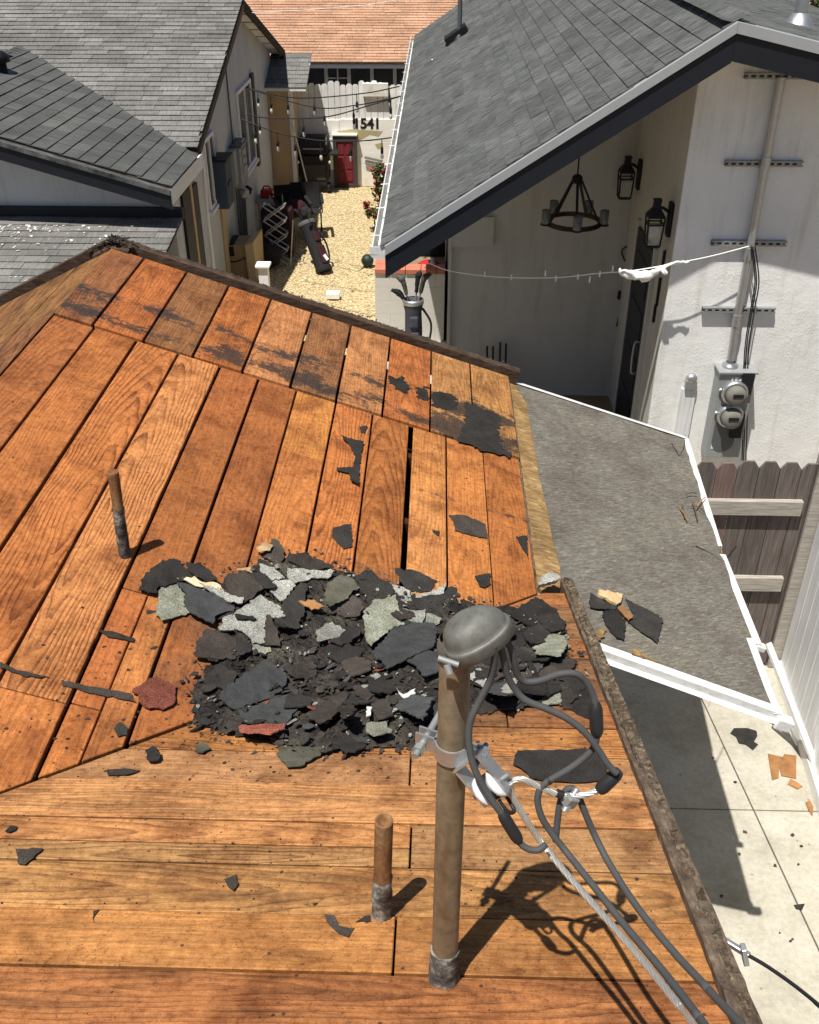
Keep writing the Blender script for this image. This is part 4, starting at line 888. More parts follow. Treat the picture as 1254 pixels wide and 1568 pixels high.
def rk(a, b, mat, par, h=.14, w_=.03):
    a, b = V(a), V(b); MB().hexa([a+V((-w_, 0, -h)), a+V((0, 0, -h)), b+V((0, 0, -h)), b+V((-w_, 0, -h)), a+V((-w_, 0, -.052)), a+V((0, 0, -.052)), b+V((0, 0, -.052)), b+V((-w_, 0, -.052))]).build('rake_board', mat, par)
rk(NE, RDG, 'navy', lh); rk(RDG, FE, 'fascia_brown', lh)
# exposed roof boards under the far overhang
for k in range(7):
    f = k/7; MB().bar(RDG.lerp(FE, f+.01)+V((-.14, 0, -.075)), RDG.lerp(FE, f+.13)+V((-.14, 0, -.075)), .2, .012).build('soffit_board', 'white_planks', lh)
MB().b2((LX-.28, 20.2, 2.28), (LX, 20.25, 2.42)).build('rafter_tail', 'fascia_brown', lh)
# windows on the gable wall
def wall_window(parent, ya, yb, za, zb, X=W0):
    f = part('window', (X, (ya+yb)/2, (za+zb)/2), parent); w_ = .05
    MB().b2((X+.002, ya+.02, za+.02), (X+.012, yb-.02, zb-.02)).build('pane', 'glass', f)
    for (a, b) in (((ya, za), (ya+w_, zb)), ((yb-w_, za), (yb, zb)), ((ya+w_, za), (yb-w_, za+w_)), ((ya+w_, zb-w_), (yb-w_, zb)), (((ya+yb)/2-.02, za+w_), ((ya+yb)/2+.02, zb-w_))):
        MB().b2((X+.003, a[0], a[1]), (X+.035, b[0], b[1])).build('frame', 'white_vinyl', f)
    MB().b2((X+.002, ya-.04, za-.05), (X+.06, yb+.04, za-.002)).build('sill', 'white_vinyl', f)
q0 = onX(386, 210, W0+.02); wall_window(lh, 16.4, 17.7, 1.15, 2.45); wall_window(lh, 13.75, 14.4, 1.35, 2.3)
MB().b2((W0+.002, 17.75, 1.0), (W0+.05, 17.95, 2.5)).build('shutter', 'dark_frame', lh)
# downpipe, meters and cabinets on the shaded gable wall
t = thing('drain_pipe', (-2.98, 12.6, 0), 'thin pale drain pipe at the near corner of the grey-roofed house', 'pipe')
P = [onX(x, y, -2.98) for x, y in ((306, 226), (311, 250), (318, 330), (325, 392))]; P.append(V((-2.98, P[-1].y, .03))); MB().tube(P, .022, 8).build('pipe', 'white_vinyl', t)
c = onX(360, 275, W0); t = thing('breaker_cabinet', (W0+.1, c.y, .8), 'grey breaker cabinet fixed to the shaded gable wall above the cardboard box', 'electrical cabinet')
z1 = onX(358, 238, W0+.16).z; z0 = onX(362, 305, W0+.16).z
MB().b2((W0+.002, c.y-.26, z0), (W0+.16, c.y+.30, z1)).build('cabinet', 'panel_grey', t, bevel=.008); MB().b2((W0+.002, c.y-.28, z1), (W0+.19, c.y+.32, z1+.03)).build('hood', 'panel_dark', t)
for k in range(4): MB().b2((W0+.161, c.y-.12, z0+.2+k*.13), (W0+.175, c.y+.18, z0+.29+k*.13)).build('door', 'panel_grey', t, bevel=.003)
MB().b2((W0+.002, c.y-.52, z0+.1), (W0+.12, c.y-.28, z0+.62)).build('side_box', 'panel_grey', t, bevel=.006)
for k in range(4): MB().tube([(W0+.05+.02*k, c.y-.2+.1*k, z0), (W0+.05+.01*k, c.y-.25+.13*k, .35), (W0+.05, c.y-.2+.12*k, .0)], .02, 7).build('conduit', 'panel_dark', t)
MB().ico((W0+.14, c.y-.05, z0-.12), .10, 1, .2).build('meter_can', 'white_scrap', t); MB().ico((W0+.15, c.y+.16, z0-.14), .08, 1, .2).build('meter_can', 'black_metal', t)
MB().tube([(W0+.03, c.y-.05, z1), (W0+.03, c.y-.06, z1+1.4)], .014, 6).build('riser', 'panel_dark', t)
c = onX(333, 300, W0); t = thing('utility_cabinet', (W0+.1, c.y, .6), 'blue-grey utility cabinet hung on the shaded gable wall', 'cabinet')
z1 = onX(332, 264, W0+.2).z; zb_ = onX(335, 346, W0+.2).z
MB().b2((W0+.003, c.y-.22, zb_), (W0+.2, c.y+.22, z1)).build('body', 'tarp_blue', t, bevel=.01); MB().b2((W0+.001, c.y-.25, z1), (W0+.23, c.y+.25, z1+.03)).build('lid', 'navy', t, bevel=.005); MB().b2((W0+.201, c.y-.15, zb_+.3), (W0+.215, c.y+.05, zb_+.36)).build('latch', 'black_metal', t)
c2 = onX(343, 310, W0+.04); t = thing('plywood_sheet', (W0+.05, c2.y, 0), 'narrow tan plywood sheet leaning behind the cabinet on the gable wall', 'plywood')
MB().b2((W0+.003, c2.y-.16, .02), (W0+.03, c2.y+.16, onX(343, 278, W0+.03).z)).build('sheet', 'cardboard_light', t)
# ---- porch gable in front of that house
proof = part('porch_roof', (-4, 11.8, 2.8), lh)
pa = V((PRX, 10.85, PZ)); yv0 = lambda x: NE.y+(zPo(x)-NE.z)*(RDG.y-NE.y)/(RDG.z-NE.z)
mb = MB(); mb.prism([pe, V((pe.x, yv0(pe.x)+.3, pe.z)), V((PRX, yv0(PRX)+.1, PZ)), pa][::1], (0, 0, -.045)); mb.prism([pa, V((PRX, yv0(PRX)+.1, PZ)), V((PRX-3, 14, PZ-3*PS)), V((PRX-3, 10.85, PZ-3*PS))], (0, 0, -.045)); mb.build('roof_deck', 'fascia_brown', proof)
shingle_roof(proof, pe+V((.03, 0, .004)), (0, 1, 0), pa-pe, 5.2, (pa-pe).length, .34, .17, 'shingle_porch', inside=lambda c: zPo(c.x)-zN(c.y)+.005, seed=12, wvar=.35, th=.012)
shingle_roof(proof, V((PRX-3, 10.85, PZ-3*PS+.004)), (0, 1, 0), V((3, 0, 3*PS)), 4.5, 3.1, .34, .17, 'shingle_porch', maxparts=0, seed=13, inside=lambda c: min(zPo(2*PRX-c.x)-zN(c.y), 14.2-c.y))
ridge_caps(proof, pa, V((PRX, yv0(PRX)-.2, PZ)), (pe-pa), V((-3, 0, -3*PS)), 'shingle_porch')
for (a, b) in ((V((PRX-3, 10.85, PZ-3*PS)), pa), (pa, pe+V((.02, 0, -.006)))):
    h = V((0, 0, -.20)); MB().hexa([a+h+V((0, -.02, -.03)), b+h+V((0, -.02, -.03)), b+h+V((0, .012, -.03)), a+h+V((0, .012, -.03)), a+V((0, -.02, -.07)), b+V((0, -.02, -.07)), b+V((0, .012, -.07)), a+V((0, .012, -.07))]).build('fascia', 'navy', proof)
    MB().hexa([a+V((0, -.04, -.072)), b+V((0, -.04, -.072)), b+V((0, .02, -.06)), a+V((0, .02, -.06)), a+V((0, -.04, -.02)), b+V((0, -.04, -.02)), b+V((0, .06, .012)), a+V((0, .06, .012))]).build('edge_shingles', 'shingle_dark', proof)
MB().b2((pe.x-.02, 10.84, pe.z-.19), (pe.x+.025, 12.5, pe.z-.02)).build('eave_fascia', 'white_vinyl', proof)
mb = MB(); gy = 11.27
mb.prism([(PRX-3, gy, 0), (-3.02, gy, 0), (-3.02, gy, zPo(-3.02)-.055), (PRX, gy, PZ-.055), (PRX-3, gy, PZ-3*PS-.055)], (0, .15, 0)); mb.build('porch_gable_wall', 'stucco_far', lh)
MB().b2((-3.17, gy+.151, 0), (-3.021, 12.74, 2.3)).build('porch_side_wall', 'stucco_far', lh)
MB().b2((-3.015, 11.62, .0), (-2.985, 12.0, 2.15)).build('side_door', 'navy', lh); MB().b2((-3.015, 12.02, .0), (-2.98, 12.11, 2.2)).build('sunlit_wall_strip', 'stucco_tan', lh); MB().b2((-3.015, 12.14, .0), (-2.985, 12.42, 2.1)).build('screen_door', 'dark_frame', lh)  # tan strip between the doors: sunlit piece of wall put in as colour
g = onP(0, 112, pe, V((PS, 0, 1))); t = thing('roof_turbine_vent', (g.x, g.y, g.z), 'small dark roof vent near the porch ridge', 'roof vent')
MB().box(g+V((0, 0, .02)), (.42, .36, .02), (V((1, 0, -PS)).normalized(), V((0, 1, 0)), V((PS, 0, 1)).normalized())).build('flashing', 'panel_dark', t)
MB().lathe(g, (0, 0, 1), [(.10, 0), (.10, .12), (.15, .13), (.15, .20), (.10, .25), (0, .27)], 16).build('cap', 'black_metal', t)
# ---- lean-to below it, with flakes of white paint on the shingles
ly0, lz0, ly1, lz1 = 11.22, 2.0, 8.6, 1.62
lr = part('lean_to_roof', (-4, 10, 1.8), lh)
A0, A1 = V((-2.93, ly1, lz1)), V((-2.93, ly0, lz0))
MB().prism([A0+V((-4, 0, 0)), A0, A1, A1+V((-4, 0, 0))], (0, 0, -.05)).build('roof_deck', 'fascia_brown', lr)
shingle_roof(lr, A0+V((-4, 0, .004)), (1, 0, 0), A1-A0, 4.02, (A1-A0).length-.03, .31, .15, 'shingle_light', seed=15, wvar=.3, th=.01)
MB().b2((-6.9, ly0-.035, lz0-.02), (-2.90, gy-.002, lz0+.115)).build('wall_flashing', 'navy', lr)
MB().b2((-6.9, 8.8, 0), (-3.05, 8.95, lz1-.04)).build('lean_to_wall', 'stucco_far', lh)
mb = MB(); rg = random.Random(41)
for k in range(150):
    x = -5.0+abs(rg.gauss(0, .45)) if rg.random() < .7 else rg.uniform(-5.0, -3.4); y = 10.95-abs(rg.gauss(0, .22)) if rg.random() < .6 else rg.uniform(9.6, 10.9)
    z = lz0+(y-ly0)*(lz0-lz1)/(ly0-ly1)+.026; chip(mb, (x, y, z), rg.uniform(.006, .024), (0, -.14, 1), .003, .15, None, None, rg)
o = stuff(mb.build('paint_flakes', 'white_scrap')); tag(o, 'white paint flakes scattered over the low grey lean-to roof', 'paint flakes')

# ================================================================== BACK OF THE YARD
bh = thing('brown_roof_house', (-1.5, 23, 0), 'low house with reddish brown shingle roof behind the white fence', 'house')
e0, e1 = V((-6.5, 21.25, 2.17)), V((2.6, 21.25, 2.17)); up_ = V((0, 5, 1.68))
MB().prism([e0, e1, e1+up_, e0+up_], (0, 0, -.05)).build('roof_deck', 'fascia_brown', bh)
shingle_roof(bh, e0+V((0, 0, .004)), (1, 0, 0), up_, 9.1, 5.0, .33, .118, 'shingle_brown', maxparts=0, seed=18, wvar=.4, th=.013)
MB().b2((-6.5, 21.24, 2.07), (2.6, 21.275, 2.155)).build('fascia', 'white_vinyl', bh); MB().b2((-6.5, 21.21, 2.15), (2.6, 21.24, 2.185)).build('drip_edge', 'fascia_brown', bh)
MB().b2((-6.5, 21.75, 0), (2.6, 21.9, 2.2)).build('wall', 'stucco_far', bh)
for k in range(7):
    x = -3.0+k*.47; f = part('window', (x, 21.74, 1.8), bh)
    MB().b2((x-.20, 21.735, 1.3), (x+.20, 21.748, 2.05)).build('pane', 'glass', f)
    for (a, b) in ((x-.235, x-.20), (x+.20, x+.235)): MB().b2((a, 21.70, 1.25), (b, 21.749, 2.1)).build('frame', 'white_vinyl', f)
    if k == 2:
        MB().b2((x-.012, 21.715, 1.3), (x+.012, 21.734, 2.05)).build('muntin', 'white_vinyl', f); MB().b2((x-.20, 21.716, 1.80), (x+.20, 21.733, 1.82)).build('muntin', 'white_vinyl', f)
t = thing('white_back_fence', (-1.5, 20.4, 0), 'peeling white plank fence at the end of the yard with painted house number', 'fence')
FB = 20.35; rg = random.Random(6); x = -3.0
while x < .1:
    wd = rg.uniform(.105, .135); zt = 1.95+rg.uniform(-.05, .04)
    q = [(x, 1.0), (x+wd-.008, 1.0), (x+wd-.008, zt-.03), (x+wd-.03, zt), (x+.03, zt), (x, zt-.03)]
    MB().prism([(a, FB, b) for a, b in q], (0, .02, 0), rg.random()).build('picket', 'white_planks', t); x += wd
for (a, b, z0, z1) in ((-3.0, -2.19, 0, 1.28), (-2.18, -1.93, .0, 1.27), (-1.925, .1, .88, 1.29), (-1.925, .1, .44, .872), (-1.925, .1, .0, .432)):
    MB().b2((a, FB-.03, z0), (b, FB-.002, z1)).build('panel_board', 'white_board', t, bevel=.004)
nc = onY(562, 190, FB-.03); text_mesh('1541', .27, 'address_numerals', 'print_black', t, (nc.x, FB-.033, nc.z), (radians(90), 0, 0), .002)
for (L, ) in (([(515, 201), (540, 198), (586, 201), (580, 209), (566, 206), (556, 212), (545, 218), (530, 208)],), ([(574, 221), (586, 218), (587, 226), (578, 228)],)):
    P = [onY(x, y, FB-.033) for x, y in L]; MB().prism(P[::-1] if True else P, (0, .002, 0)).build('stain_patch', 'olive_stain', t)
for (a, b) in (((558, 241), (586, 247)), ((559, 250), (584, 255))): MB().bar(onY(*a, FB-.06), onY(*b, FB-.06), .02, .045).build('bracket', 'galvanized_dull', t)
MB().b2((nc.x-.07, FB-.09, 1.72), (nc.x+.42, FB-.002, 1.95)).build('shade_box', 'white_board', t)
# garden shed
t = thing('garden_shed', (-3.0, 19.8, 0), 'small tan shed with grey shingled roof between the pale house and the white fence', 'shed')
sx0, sx1, sy0 = -3.17, -2.72, 19.5
MB().b2((sx0, sy0, 0), (sx1-.07, sy0+.04, 2.0)).build('door', 'stucco_tan', t); MB().b2((sx1-.068, sy0-.02, 0), (sx1, sy0+.06, 2.0)).build('corner_post', 'white_planks', t); MB().b2((sx1-.03, sy0+.062, 0), (sx1-.002, 20.3, 2.0)).build('side_wall', 'stucco_tan', t)
s0 = V((-3.2, 19.25, 2.03)); sv = V((0, 1.05, .38)); su = V((.78, 0, 0))
MB().prism([s0, s0+su, s0+su+sv, s0+sv], (0, 0, -.05)).build('roof_deck', 'white_planks', t)
shingle_roof(t, s0+V((0, 0, .004)), (1, 0, 0), sv, .79, 1.08, .25, .15, 'shingle_light', seed=20, wvar=.3)
# red panelled door in a dark frame
c = onZ(530, 287, 0); t = thing('red_cabinet_door', (c.x, c.y, 0), 'short red panelled door in a dark frame leaning at the white fence', 'door')
y_ = c.y; MB().b2((c.x-.235, y_, 0), (c.x-.165, y_+.1, 1.0)).build('frame', 'dark_frame', t); MB().b2((c.x+.165, y_, 0), (c.x+.235, y_+.1, 1.0)).build('frame', 'dark_frame', t); MB().b2((c.x-.165, y_, .90), (c.x+.165, y_+.1, 1.0)).build('frame', 'dark_frame', t); MB().b2((c.x-.165, y_, 0), (c.x+.165, y_+.1, .06)).build('frame', 'dark_frame', t)
MB().b2((c.x-.163, y_+.03, .062), (c.x+.163, y_+.07, .898)).build('leaf', 'red_paint', t)
for (a, b) in ((.12, .32), (.36, .60), (.64, .85)):
    for s_ in (-1, 1): MB().b2((c.x+s_*.08-.06, y_+.018, a), (c.x+s_*.08+.06, y_+.031, b)).build('panel', 'red_paint', t, bevel=.006)
MB().b2((c.x-.25, y_-.02, 1.0), (c.x+.25, y_+.2, 1.03)).build('top_board', 'white_board', t); MB().b2((c.x-.30, y_, .35), (c.x-.245, y_+.03, .95)).build('side_strip', 'white_vinyl', t)
# gas grill
c = onZ(483, 296, 0); t = thing('gas_grill', (c.x, c.y, 0), 'dark gas grill standing between the shed and the red door', 'grill')
MB().b2((c.x-.27, c.y, .22), (c.x+.27, c.y+.5, .72)).build('cabinet', 'grill_black', t, bevel=.01)
mb = MB(); hp = [(c.y, .74), (c.y+.02, .92), (c.y+.14, 1.04), (c.y+.34, 1.06), (c.y+.48, .95), (c.y+.5, .74)]; mb.prism([(c.x-.27, a, b) for a, b in hp], (.54, 0, 0)); mb.build('hood', 'grill_black', t, bevel=.01)
MB().tube([(c.x-.2, c.y-.05, .86), (c.x+.2, c.y-.05, .86)], .014, 8).build('hood_handle', 'galvanized_dull', t)
for s_ in (-1, 1):
    MB().b2((c.x+s_*.38-.1, c.y+.05, .72), (c.x+s_*.38+.1, c.y+.42, .75)).build('side_shelf', 'grill_black', t); MB().ico((c.x+s_*.31, c.y-.02, .60), .035, 1).build('knob', 'white_scrap', t)
    MB().lathe((c.x+s_*.27, c.y+.1, .10), (1, 0, 0), [(.0, -.03), (.10, -.03), (.10, .03), (0, .03)], 14).build('wheel', 'rubber_black', t); MB().b2((c.x+s_*.25-.015, c.y+.02, .0), (c.x+s_*.25+.015, c.y+.06, .22)).build('leg', 'black_metal', t)
MB().b2((c.x-.22, c.y-.012, .26), (c.x+.22, c.y-.001, .55)).build('front_panel', 'dark_frame', t)
t = thing('leaning_pole', onZ(468, 300, 0), 'thin pale pole leaning beside the shed door', 'pole'); MB().tube([onZ(466, 299, 0)+V((0, 0, .0)), onY(471, 283, 19.6), onY(448, 190, 19.45)], .012, 6).build('rod', 'white_planks', t)
# flowering shrub under the gutter
def shrub(name, base, rx, rz, nleaf, nflow, label, cat, seed):
    t = thing(name, base, label, cat); rg = random.Random(seed); mb = MB(); fl = MB(); st = MB(); b = V(base)
    for k in range(7):
        tip = b+V((rg.gauss(0, rx*.6), rg.gauss(0, rx*.6), rz*rg.uniform(.6, 1))); st.tube(smooth_path([b+V((rg.gauss(0, .03), rg.gauss(0, .03), 0)), (b+tip)/2+V((rg.gauss(0, .05), 0, 0)), tip], 4), .012, 5)
    cl = [b+V((rg.gauss(0, rx*.5), rg.gauss(0, rx*.5), rz*rg.uniform(.2, 1))) for _ in range(16)]
    for k in range(nleaf+nflow):
        c_ = rg.choice(cl)+V((rg.gauss(0, rx*.22), rg.gauss(0, rx*.22), rg.gauss(0, rz*.10))); c_.z = max(.02, c_.z); isf = k >= nleaf
        n_ = V((rg.gauss(0, 1), rg.gauss(0, 1), rg.gauss(.6, 1))).normalized(); X = n_.orthogonal().normalized(); Y = n_.cross(X); an = rg.random()*6.28; X, Y = X*cos(an)+Y*sin(an), Y*cos(an)-X*sin(an); s_ = rg.uniform(.03, .05)
        (fl if isf else mb).add([c_-Y*s_*1.2, c_+X*s_*.7+n_*.008, c_+Y*s_*1.2, c_-X*s_*.7+n_*.008], [(0, 1, 2), (0, 2, 3)], False, rg.random())
    st.build('stem', 'bark', t); stuff(mb.build('foliage', 'leaf', t)); 
    if nflow: stuff(fl.build('flowers', 'flower', t))
    return t
shrub('flowering_shrub', (-.98, 19.2, 0), .22, .62, 600, 200, 'red flowering shrub below the gutter beside the white fence', 'shrub', 2)
shrub('flowering_shrub', (-.96, 17.3, 0), .20, .42, 420, 130, 'low red flowering shrub on the gravel under the gutter', 'shrub', 3)
# tall tree far behind the right-hand roof
tr = thing('leafy_tree', (9.2, 26, 0), 'leafy green tree beyond the roof with the flue pipe', 'tree'); rg = random.Random(77)
mb = MB(); mb.tube([(9.2, 26, 0), (9.25, 26, 1.6), (9.1, 26.1, 3.6)], .2, 9, True, True, [.22, .16, .08])
for k in range(7): a = k*.9; mb.tube([(9.2, 26, 1.5+k*.25), (9.2+cos(a)*.7, 26+sin(a)*.7, 2.4+k*.28), (9.2+cos(a)*1.3, 26+sin(a)*1.3, 2.9+k*.28)], .05, 6, True, True, [.08, .05, .02])
mb.build('trunk', 'bark', tr); mb = MB(); cl = [V((9.2+rg.gauss(0, .8), 26+rg.gauss(0, .8), 3.4+rg.gauss(0, .8))) for _ in range(40)]
for k in range(3600):
    c_ = rg.choice(cl)+V((rg.gauss(0, .25), rg.gauss(0, .25), rg.gauss(0, .22))); n_ = V((rg.gauss(0, 1), rg.gauss(0, 1), rg.gauss(.6, 1))).normalized(); X = n_.orthogonal().normalized(); Y = n_.cross(X); s_ = rg.uniform(.05, .1)
    mb.add([c_-Y*s_, c_+X*s_*.6, c_+Y*s_, c_-X*s_*.6], [(0, 1, 2, 3)], False, rg.random())
stuff(mb.build('crown', 'leaf', tr))
# ---------------------------------------------------------------- things in the yard
bx = onZ(362, 432, 0)
t = thing('cardboard_box', (bx.x, bx.y, 0), 'large brown cardboard box with a black curved arrow mark', 'box')
h = .58; x0, x1, y0, y1 = onZ(326, 440, 0).x, onZ(378, 440, 0).x, bx.y, bx.y+.5
MB().b2((x0, y0, .03), (x1, y1, h)).build('carton', 'cardboard', t, bevel=.004)
MB().b2((x0+.24, y0+.0, h), (x0+.33, y1, h+.003)).build('tape', 'print_black', t); MB().b2((x0+.24, y0-.004, h-.17), (x0+.33, y0-.001, h-.02)).build('label', 'print_black', t)
mb = MB(); ac = [(x0+.12+.36*k/12, y0-.004, h-.20-.055*sin(pi*k/12)) for k in range(13)]; mb.tube(ac, .007, 6, True, True, [.004+.008*sin(pi*k/12) for k in range(13)]); e = V(ac[-1]); mb.tube([e+V((-.04, 0, .012)), e+V((.012, 0, .012)), e+V((.0, 0, -.035))], .006, 5); mb.build('arrow_mark', 'print_black', t)
mb = MB(); mb.hexa([(x1+.01, y0-.05, .03), (x1+.14, y0-.05, .03), (x1+.16, y1, .03), (x1+.03, y1, .03), (x1-.01, y0-.05, h+.02), (x1+.12, y0-.05, h+.06), (x1+.18, y1, h+.10), (x1+.03, y1, h+.04)]); tag(mb.build('cardboard_carton', 'cardboard_light'), 'narrow sunlit cardboard carton beside the large box', 'carton')
MB().b2((x0, y0, 0), (x1, y1, .028)).build('pallet', 'rail_wood', t)
c = onY(403, 408, 13.3); t = thing('vinyl_post', (c.x, 13.3, 0), 'white vinyl post with a flat cap beside the cardboard box', 'post')
MB().b2((c.x-.065, 13.24, 0), (c.x+.065, 13.37, c.z)).build('shaft', 'white_vinyl', t); MB().b2((c.x-.10, 13.205, c.z), (c.x+.10, 13.405, c.z+.04)).build('cap', 'white_vinyl', t, bevel=.008)
c = onZ(510, 458, 0); tag(MB().b2((c.x-.10, c.y-.05, .015), (c.x+.10, c.y+.10, .10)).build('white_block', 'white_vinyl', bevel=.006), 'small white block lying on the pebbles', 'block')
c = onZ(563, 408, 0); t = thing('green_ball', (c.x, c.y, 0), 'dark green ball on the pebbles', 'ball'); MB().ico((c.x, c.y, .10), .10, 4, 0, (1, 1, 1), 0, True).build('ball', 'green_ball', t); MB().tube([(c.x+.01, c.y, .19), (c.x+.012, c.y, .205)], .01, 8).build('valve', 'rubber_black', t)
# scissor drying rack
c0_ = onZ(425, 408, 0); RY = c0_.y
t = thing('drying_rack', (c0_.x, RY, 0), 'folding metal scissor drying rack beside the chairs', 'drying rack'); X0, X1 = onY(404, 350, RY).x, onY(437, 350, RY).x
zs = [.02+.235*k for k in range(5)]
for yy in (RY, RY+.22):
    for a, b in zip(zs[:-1], zs[1:]):
        MB().tube([(X0, yy, a), (X1, yy, b)], .011, 6).build('bar', 'galvanized', t); MB().tube([(X1, yy+.014, a), (X0, yy+.014, b)], .011, 6).build('bar', 'galvanized', t)
for z in zs[1:]:
    MB().tube([(X0, RY, z), (X0, RY+.22, z)], .009, 6).build('rung', 'galvanized', t); MB().tube([(X1, RY, z), (X1, RY+.22, z)], .009, 6).build('rung', 'galvanized', t)
MB().tube([(X1+.04, RY, .02), (X1+.13, RY, .75)], .009, 6).build('leg', 'galvanized', t)
# suitcase
cx_ = (X0+X1)/2-.04; t = thing('maroon_suitcase', (cx_, RY+.5, 0), 'dark maroon suitcase standing behind the drying rack', 'suitcase')
MB().b2((cx_-.24, RY+.40, .06), (cx_+.26, RY+.68, .80)).build('shell', 'maroon', t, bevel=.04); MB().b2((cx_-.16, RY+.375, .18), (cx_+.18, RY+.40, .55)).build('pocket', 'black_cloth', t, bevel=.02)
for s_ in (-1, 1): MB().lathe((cx_+s_*.18, RY+.5, .035), (1, 0, 0), [(0, -.02), (.035, -.02), (.035, .02), (0, .02)], 10).build('wheel', 'rubber_black', t); MB().tube([(cx_+s_*.1, RY+.62, .78), (cx_+s_*.1, RY+.62, .98)], .01, 6).build('handle_rod', 'galvanized_dull', t)
MB().tube([(cx_-.1, RY+.62, .98), (cx_+.1, RY+.62, .98)], .014, 6).build('handle', 'black_cloth', t)
t = thing('duffel_bag', (cx_-.05, RY+.15, 0), 'black duffel bag slumped behind the white vinyl post', 'bag'); c = V((cx_-.12, RY-.05, .22)); MB().ico(c, .24, 3, .05, (1.1, .8, .9), 0, True).build('body', 'black_cloth', t); MB().tube(smooth_path([c+V((-.15, -.05, .15)), c+V((0, -.08, .33)), c+V((.15, -.05, .15))], 5), .012, 6).build('strap', 'grey_cloth', t)
# folding chairs
def camp_chair(px, py, label, rz, mat):
    c = onZ(px, py, 0); t = thing('folding_chair', (c.x, c.y, 0), label, 'chair'); Rz = Matrix.Rotation(rz, 3, 'Z')
    f = lambda x, y, z: V((c.x, c.y, 0))+Rz @ V((x, y, z))
    for s_ in (-1, 1):
        MB().tube([f(s_*.24, -.22, 0), f(s_*.24, .22, .46)], .012, 7).build('leg', 'black_metal', t); MB().tube([f(s_*.24, .24, 0), f(s_*.24, -.2, .46)], .012, 7).build('leg', 'black_metal', t)
        MB().tube([f(s_*.25, .20, .40), f(s_*.25, .30, .86)], .013, 7).build('back_post', 'black_metal', t); MB().bar(f(s_*.27, -.22, .63), f(s_*.27, .27, .65), .05, .025).build('armrest', 'black_cloth', t)
        MB().tube([f(s_*.26, -.2, .46), f(s_*.26, -.2, .62)], .011, 6).build('arm_post', 'black_metal', t)
    sv = []; 
    def sheet(P00, P10, P11, P01, sag, name):
        mb = MB(); n = 6; vs = []
        for i in range(n+1):
            for j in range(n+1):
                u_, v_ = i/n, j/n; p = P00*(1-u_)*(1-v_)+P10*u_*(1-v_)+P11*u_*v_+P01*(1-u_)*v_; vs.append(p+sag*sin(pi*u_)*sin(pi*min(1, v_*1.0)))
        k = len(vs); vs2 = [p+V((0, .008, -.008)) for p in vs]; fs = []
        for i in range(n):
            for j in range(n): q = i*(n+1)+j; fs.append((q, q+n+1, q+n+2, q+1)); fs.append((k+q, k+q+1, k+q+n+2, k+q+n+1))
        mb.add(vs+vs2, fs, True); mb.build(name, mat, t)
    sheet(f(-.24, -.22, .46), f(.24, -.22, .46), f(.24, .21, .42), f(-.24, .21, .42), V((0, 0, -.06)), 'seat'); sheet(f(-.25, .22, .44), f(.25, .22, .44), f(.25, .30, .86), f(-.25, .30, .86), Rz @ V((0, .05, 0)), 'backrest')
camp_chair(452, 366, 'black fabric folding chair piled with dark clothes beside the drying rack', .35, 'black_cloth')
camp_chair(472, 362, 'black folding chair with a pale stripe at the edge of the gravel', .15, 'black_cloth')
c = onZ(455, 372, 0); t = thing('jacket_heap', (c.x, c.y+.0, .45), 'dark maroon jacket heaped on the folding chair', 'jacket'); MB().ico((c.x, c.y+.05, .58), .2, 3, .10, (1, .9, .7), 0, True).build('cloth', 'maroon', t); MB().ico((c.x+.15, c.y, .52), .14, 3, .12, (1, .9, .8), 0, True).build('sleeve', 'black_cloth', t)
# golf bags
def golf_bag(base, axis, L, r, label, mats, heads, face):
    b, A = V(base), V(axis).normalized(); t = thing('golf_bag', base, label, 'golf bag'); F = V(face); F = (F-A*F.dot(A)).normalized(); Sd = A.cross(F)
    MB().lathe(b, A, [(0, 0), (r*.95, 0), (r, .03), (r*.92, .12), (r*.95, L*.5), (r*.9, L*.8), (r*1.08, L*.93), (r*1.1, L), (r*.95, L+.005), (r*.9, L-.04), (0, L-.04)], 20).build('body', mats[0], t)
    MB().lathe(b, A, [(r*1.02, .0), (r*1.06, .02), (r*1.06, .07), (r*1.0, .09)], 20).build('base_band', 'black_cloth', t); MB().lathe(b, A, [(r*1.13, L-.05), (r*1.16, L-.02), (r*1.13, L+.01), (r*1.02, L+.012)], 20).build('collar', mats[2], t)
    for (h, hh, wd) in ((L*.30, L*.38, r*.75), (L*.66, L*.2, r*.65)):
        c_ = b+A*h+F*r*.9; MB().box(c_, (wd*1.5, hh, r*.5), (Sd, A, F)).build('pocket', mats[1], t, bevel=.025)
    c_ = b+A*L*.22+F*r*1.19; MB().box(c_, (r*.5, .10, .006), ((Sd+A*.4).normalized(), (A-Sd*.4).normalized(), F)).build('emblem', 'print_white', t)
    MB().tube(smooth_path([b+A*L*.85+Sd*r, b+A*L*.6+Sd*r*1.9, b+A*L*.3+Sd*r*1.7, b+A*L*.15+Sd*r], 5), .016, 6).build('strap', 'black_cloth', t)
    for (dx, dy, hl, m_) in heads:
        p0 = b+A*(L-.1)+Sd*dx*r*.5+F*dy*r*.4; p1 = b+A*(L+hl)+Sd*dx*r*1.3+F*dy*r; k = MB(); k.tube([p0, p1], .01, 6); k.build('club_shaft', 'galvanized_dull', t)
        d = (p1-p0).normalized(); e_ = p1+d*.04+Sd*dx*.05
        crumple([p0.lerp(p1, .55), p1, p1+d*.06+Sd*dx*.02, e_+Sd*dx*.04+d*.06], [.022, .032, .042, .02], m_, 'head_cover', t, .008)
    return t
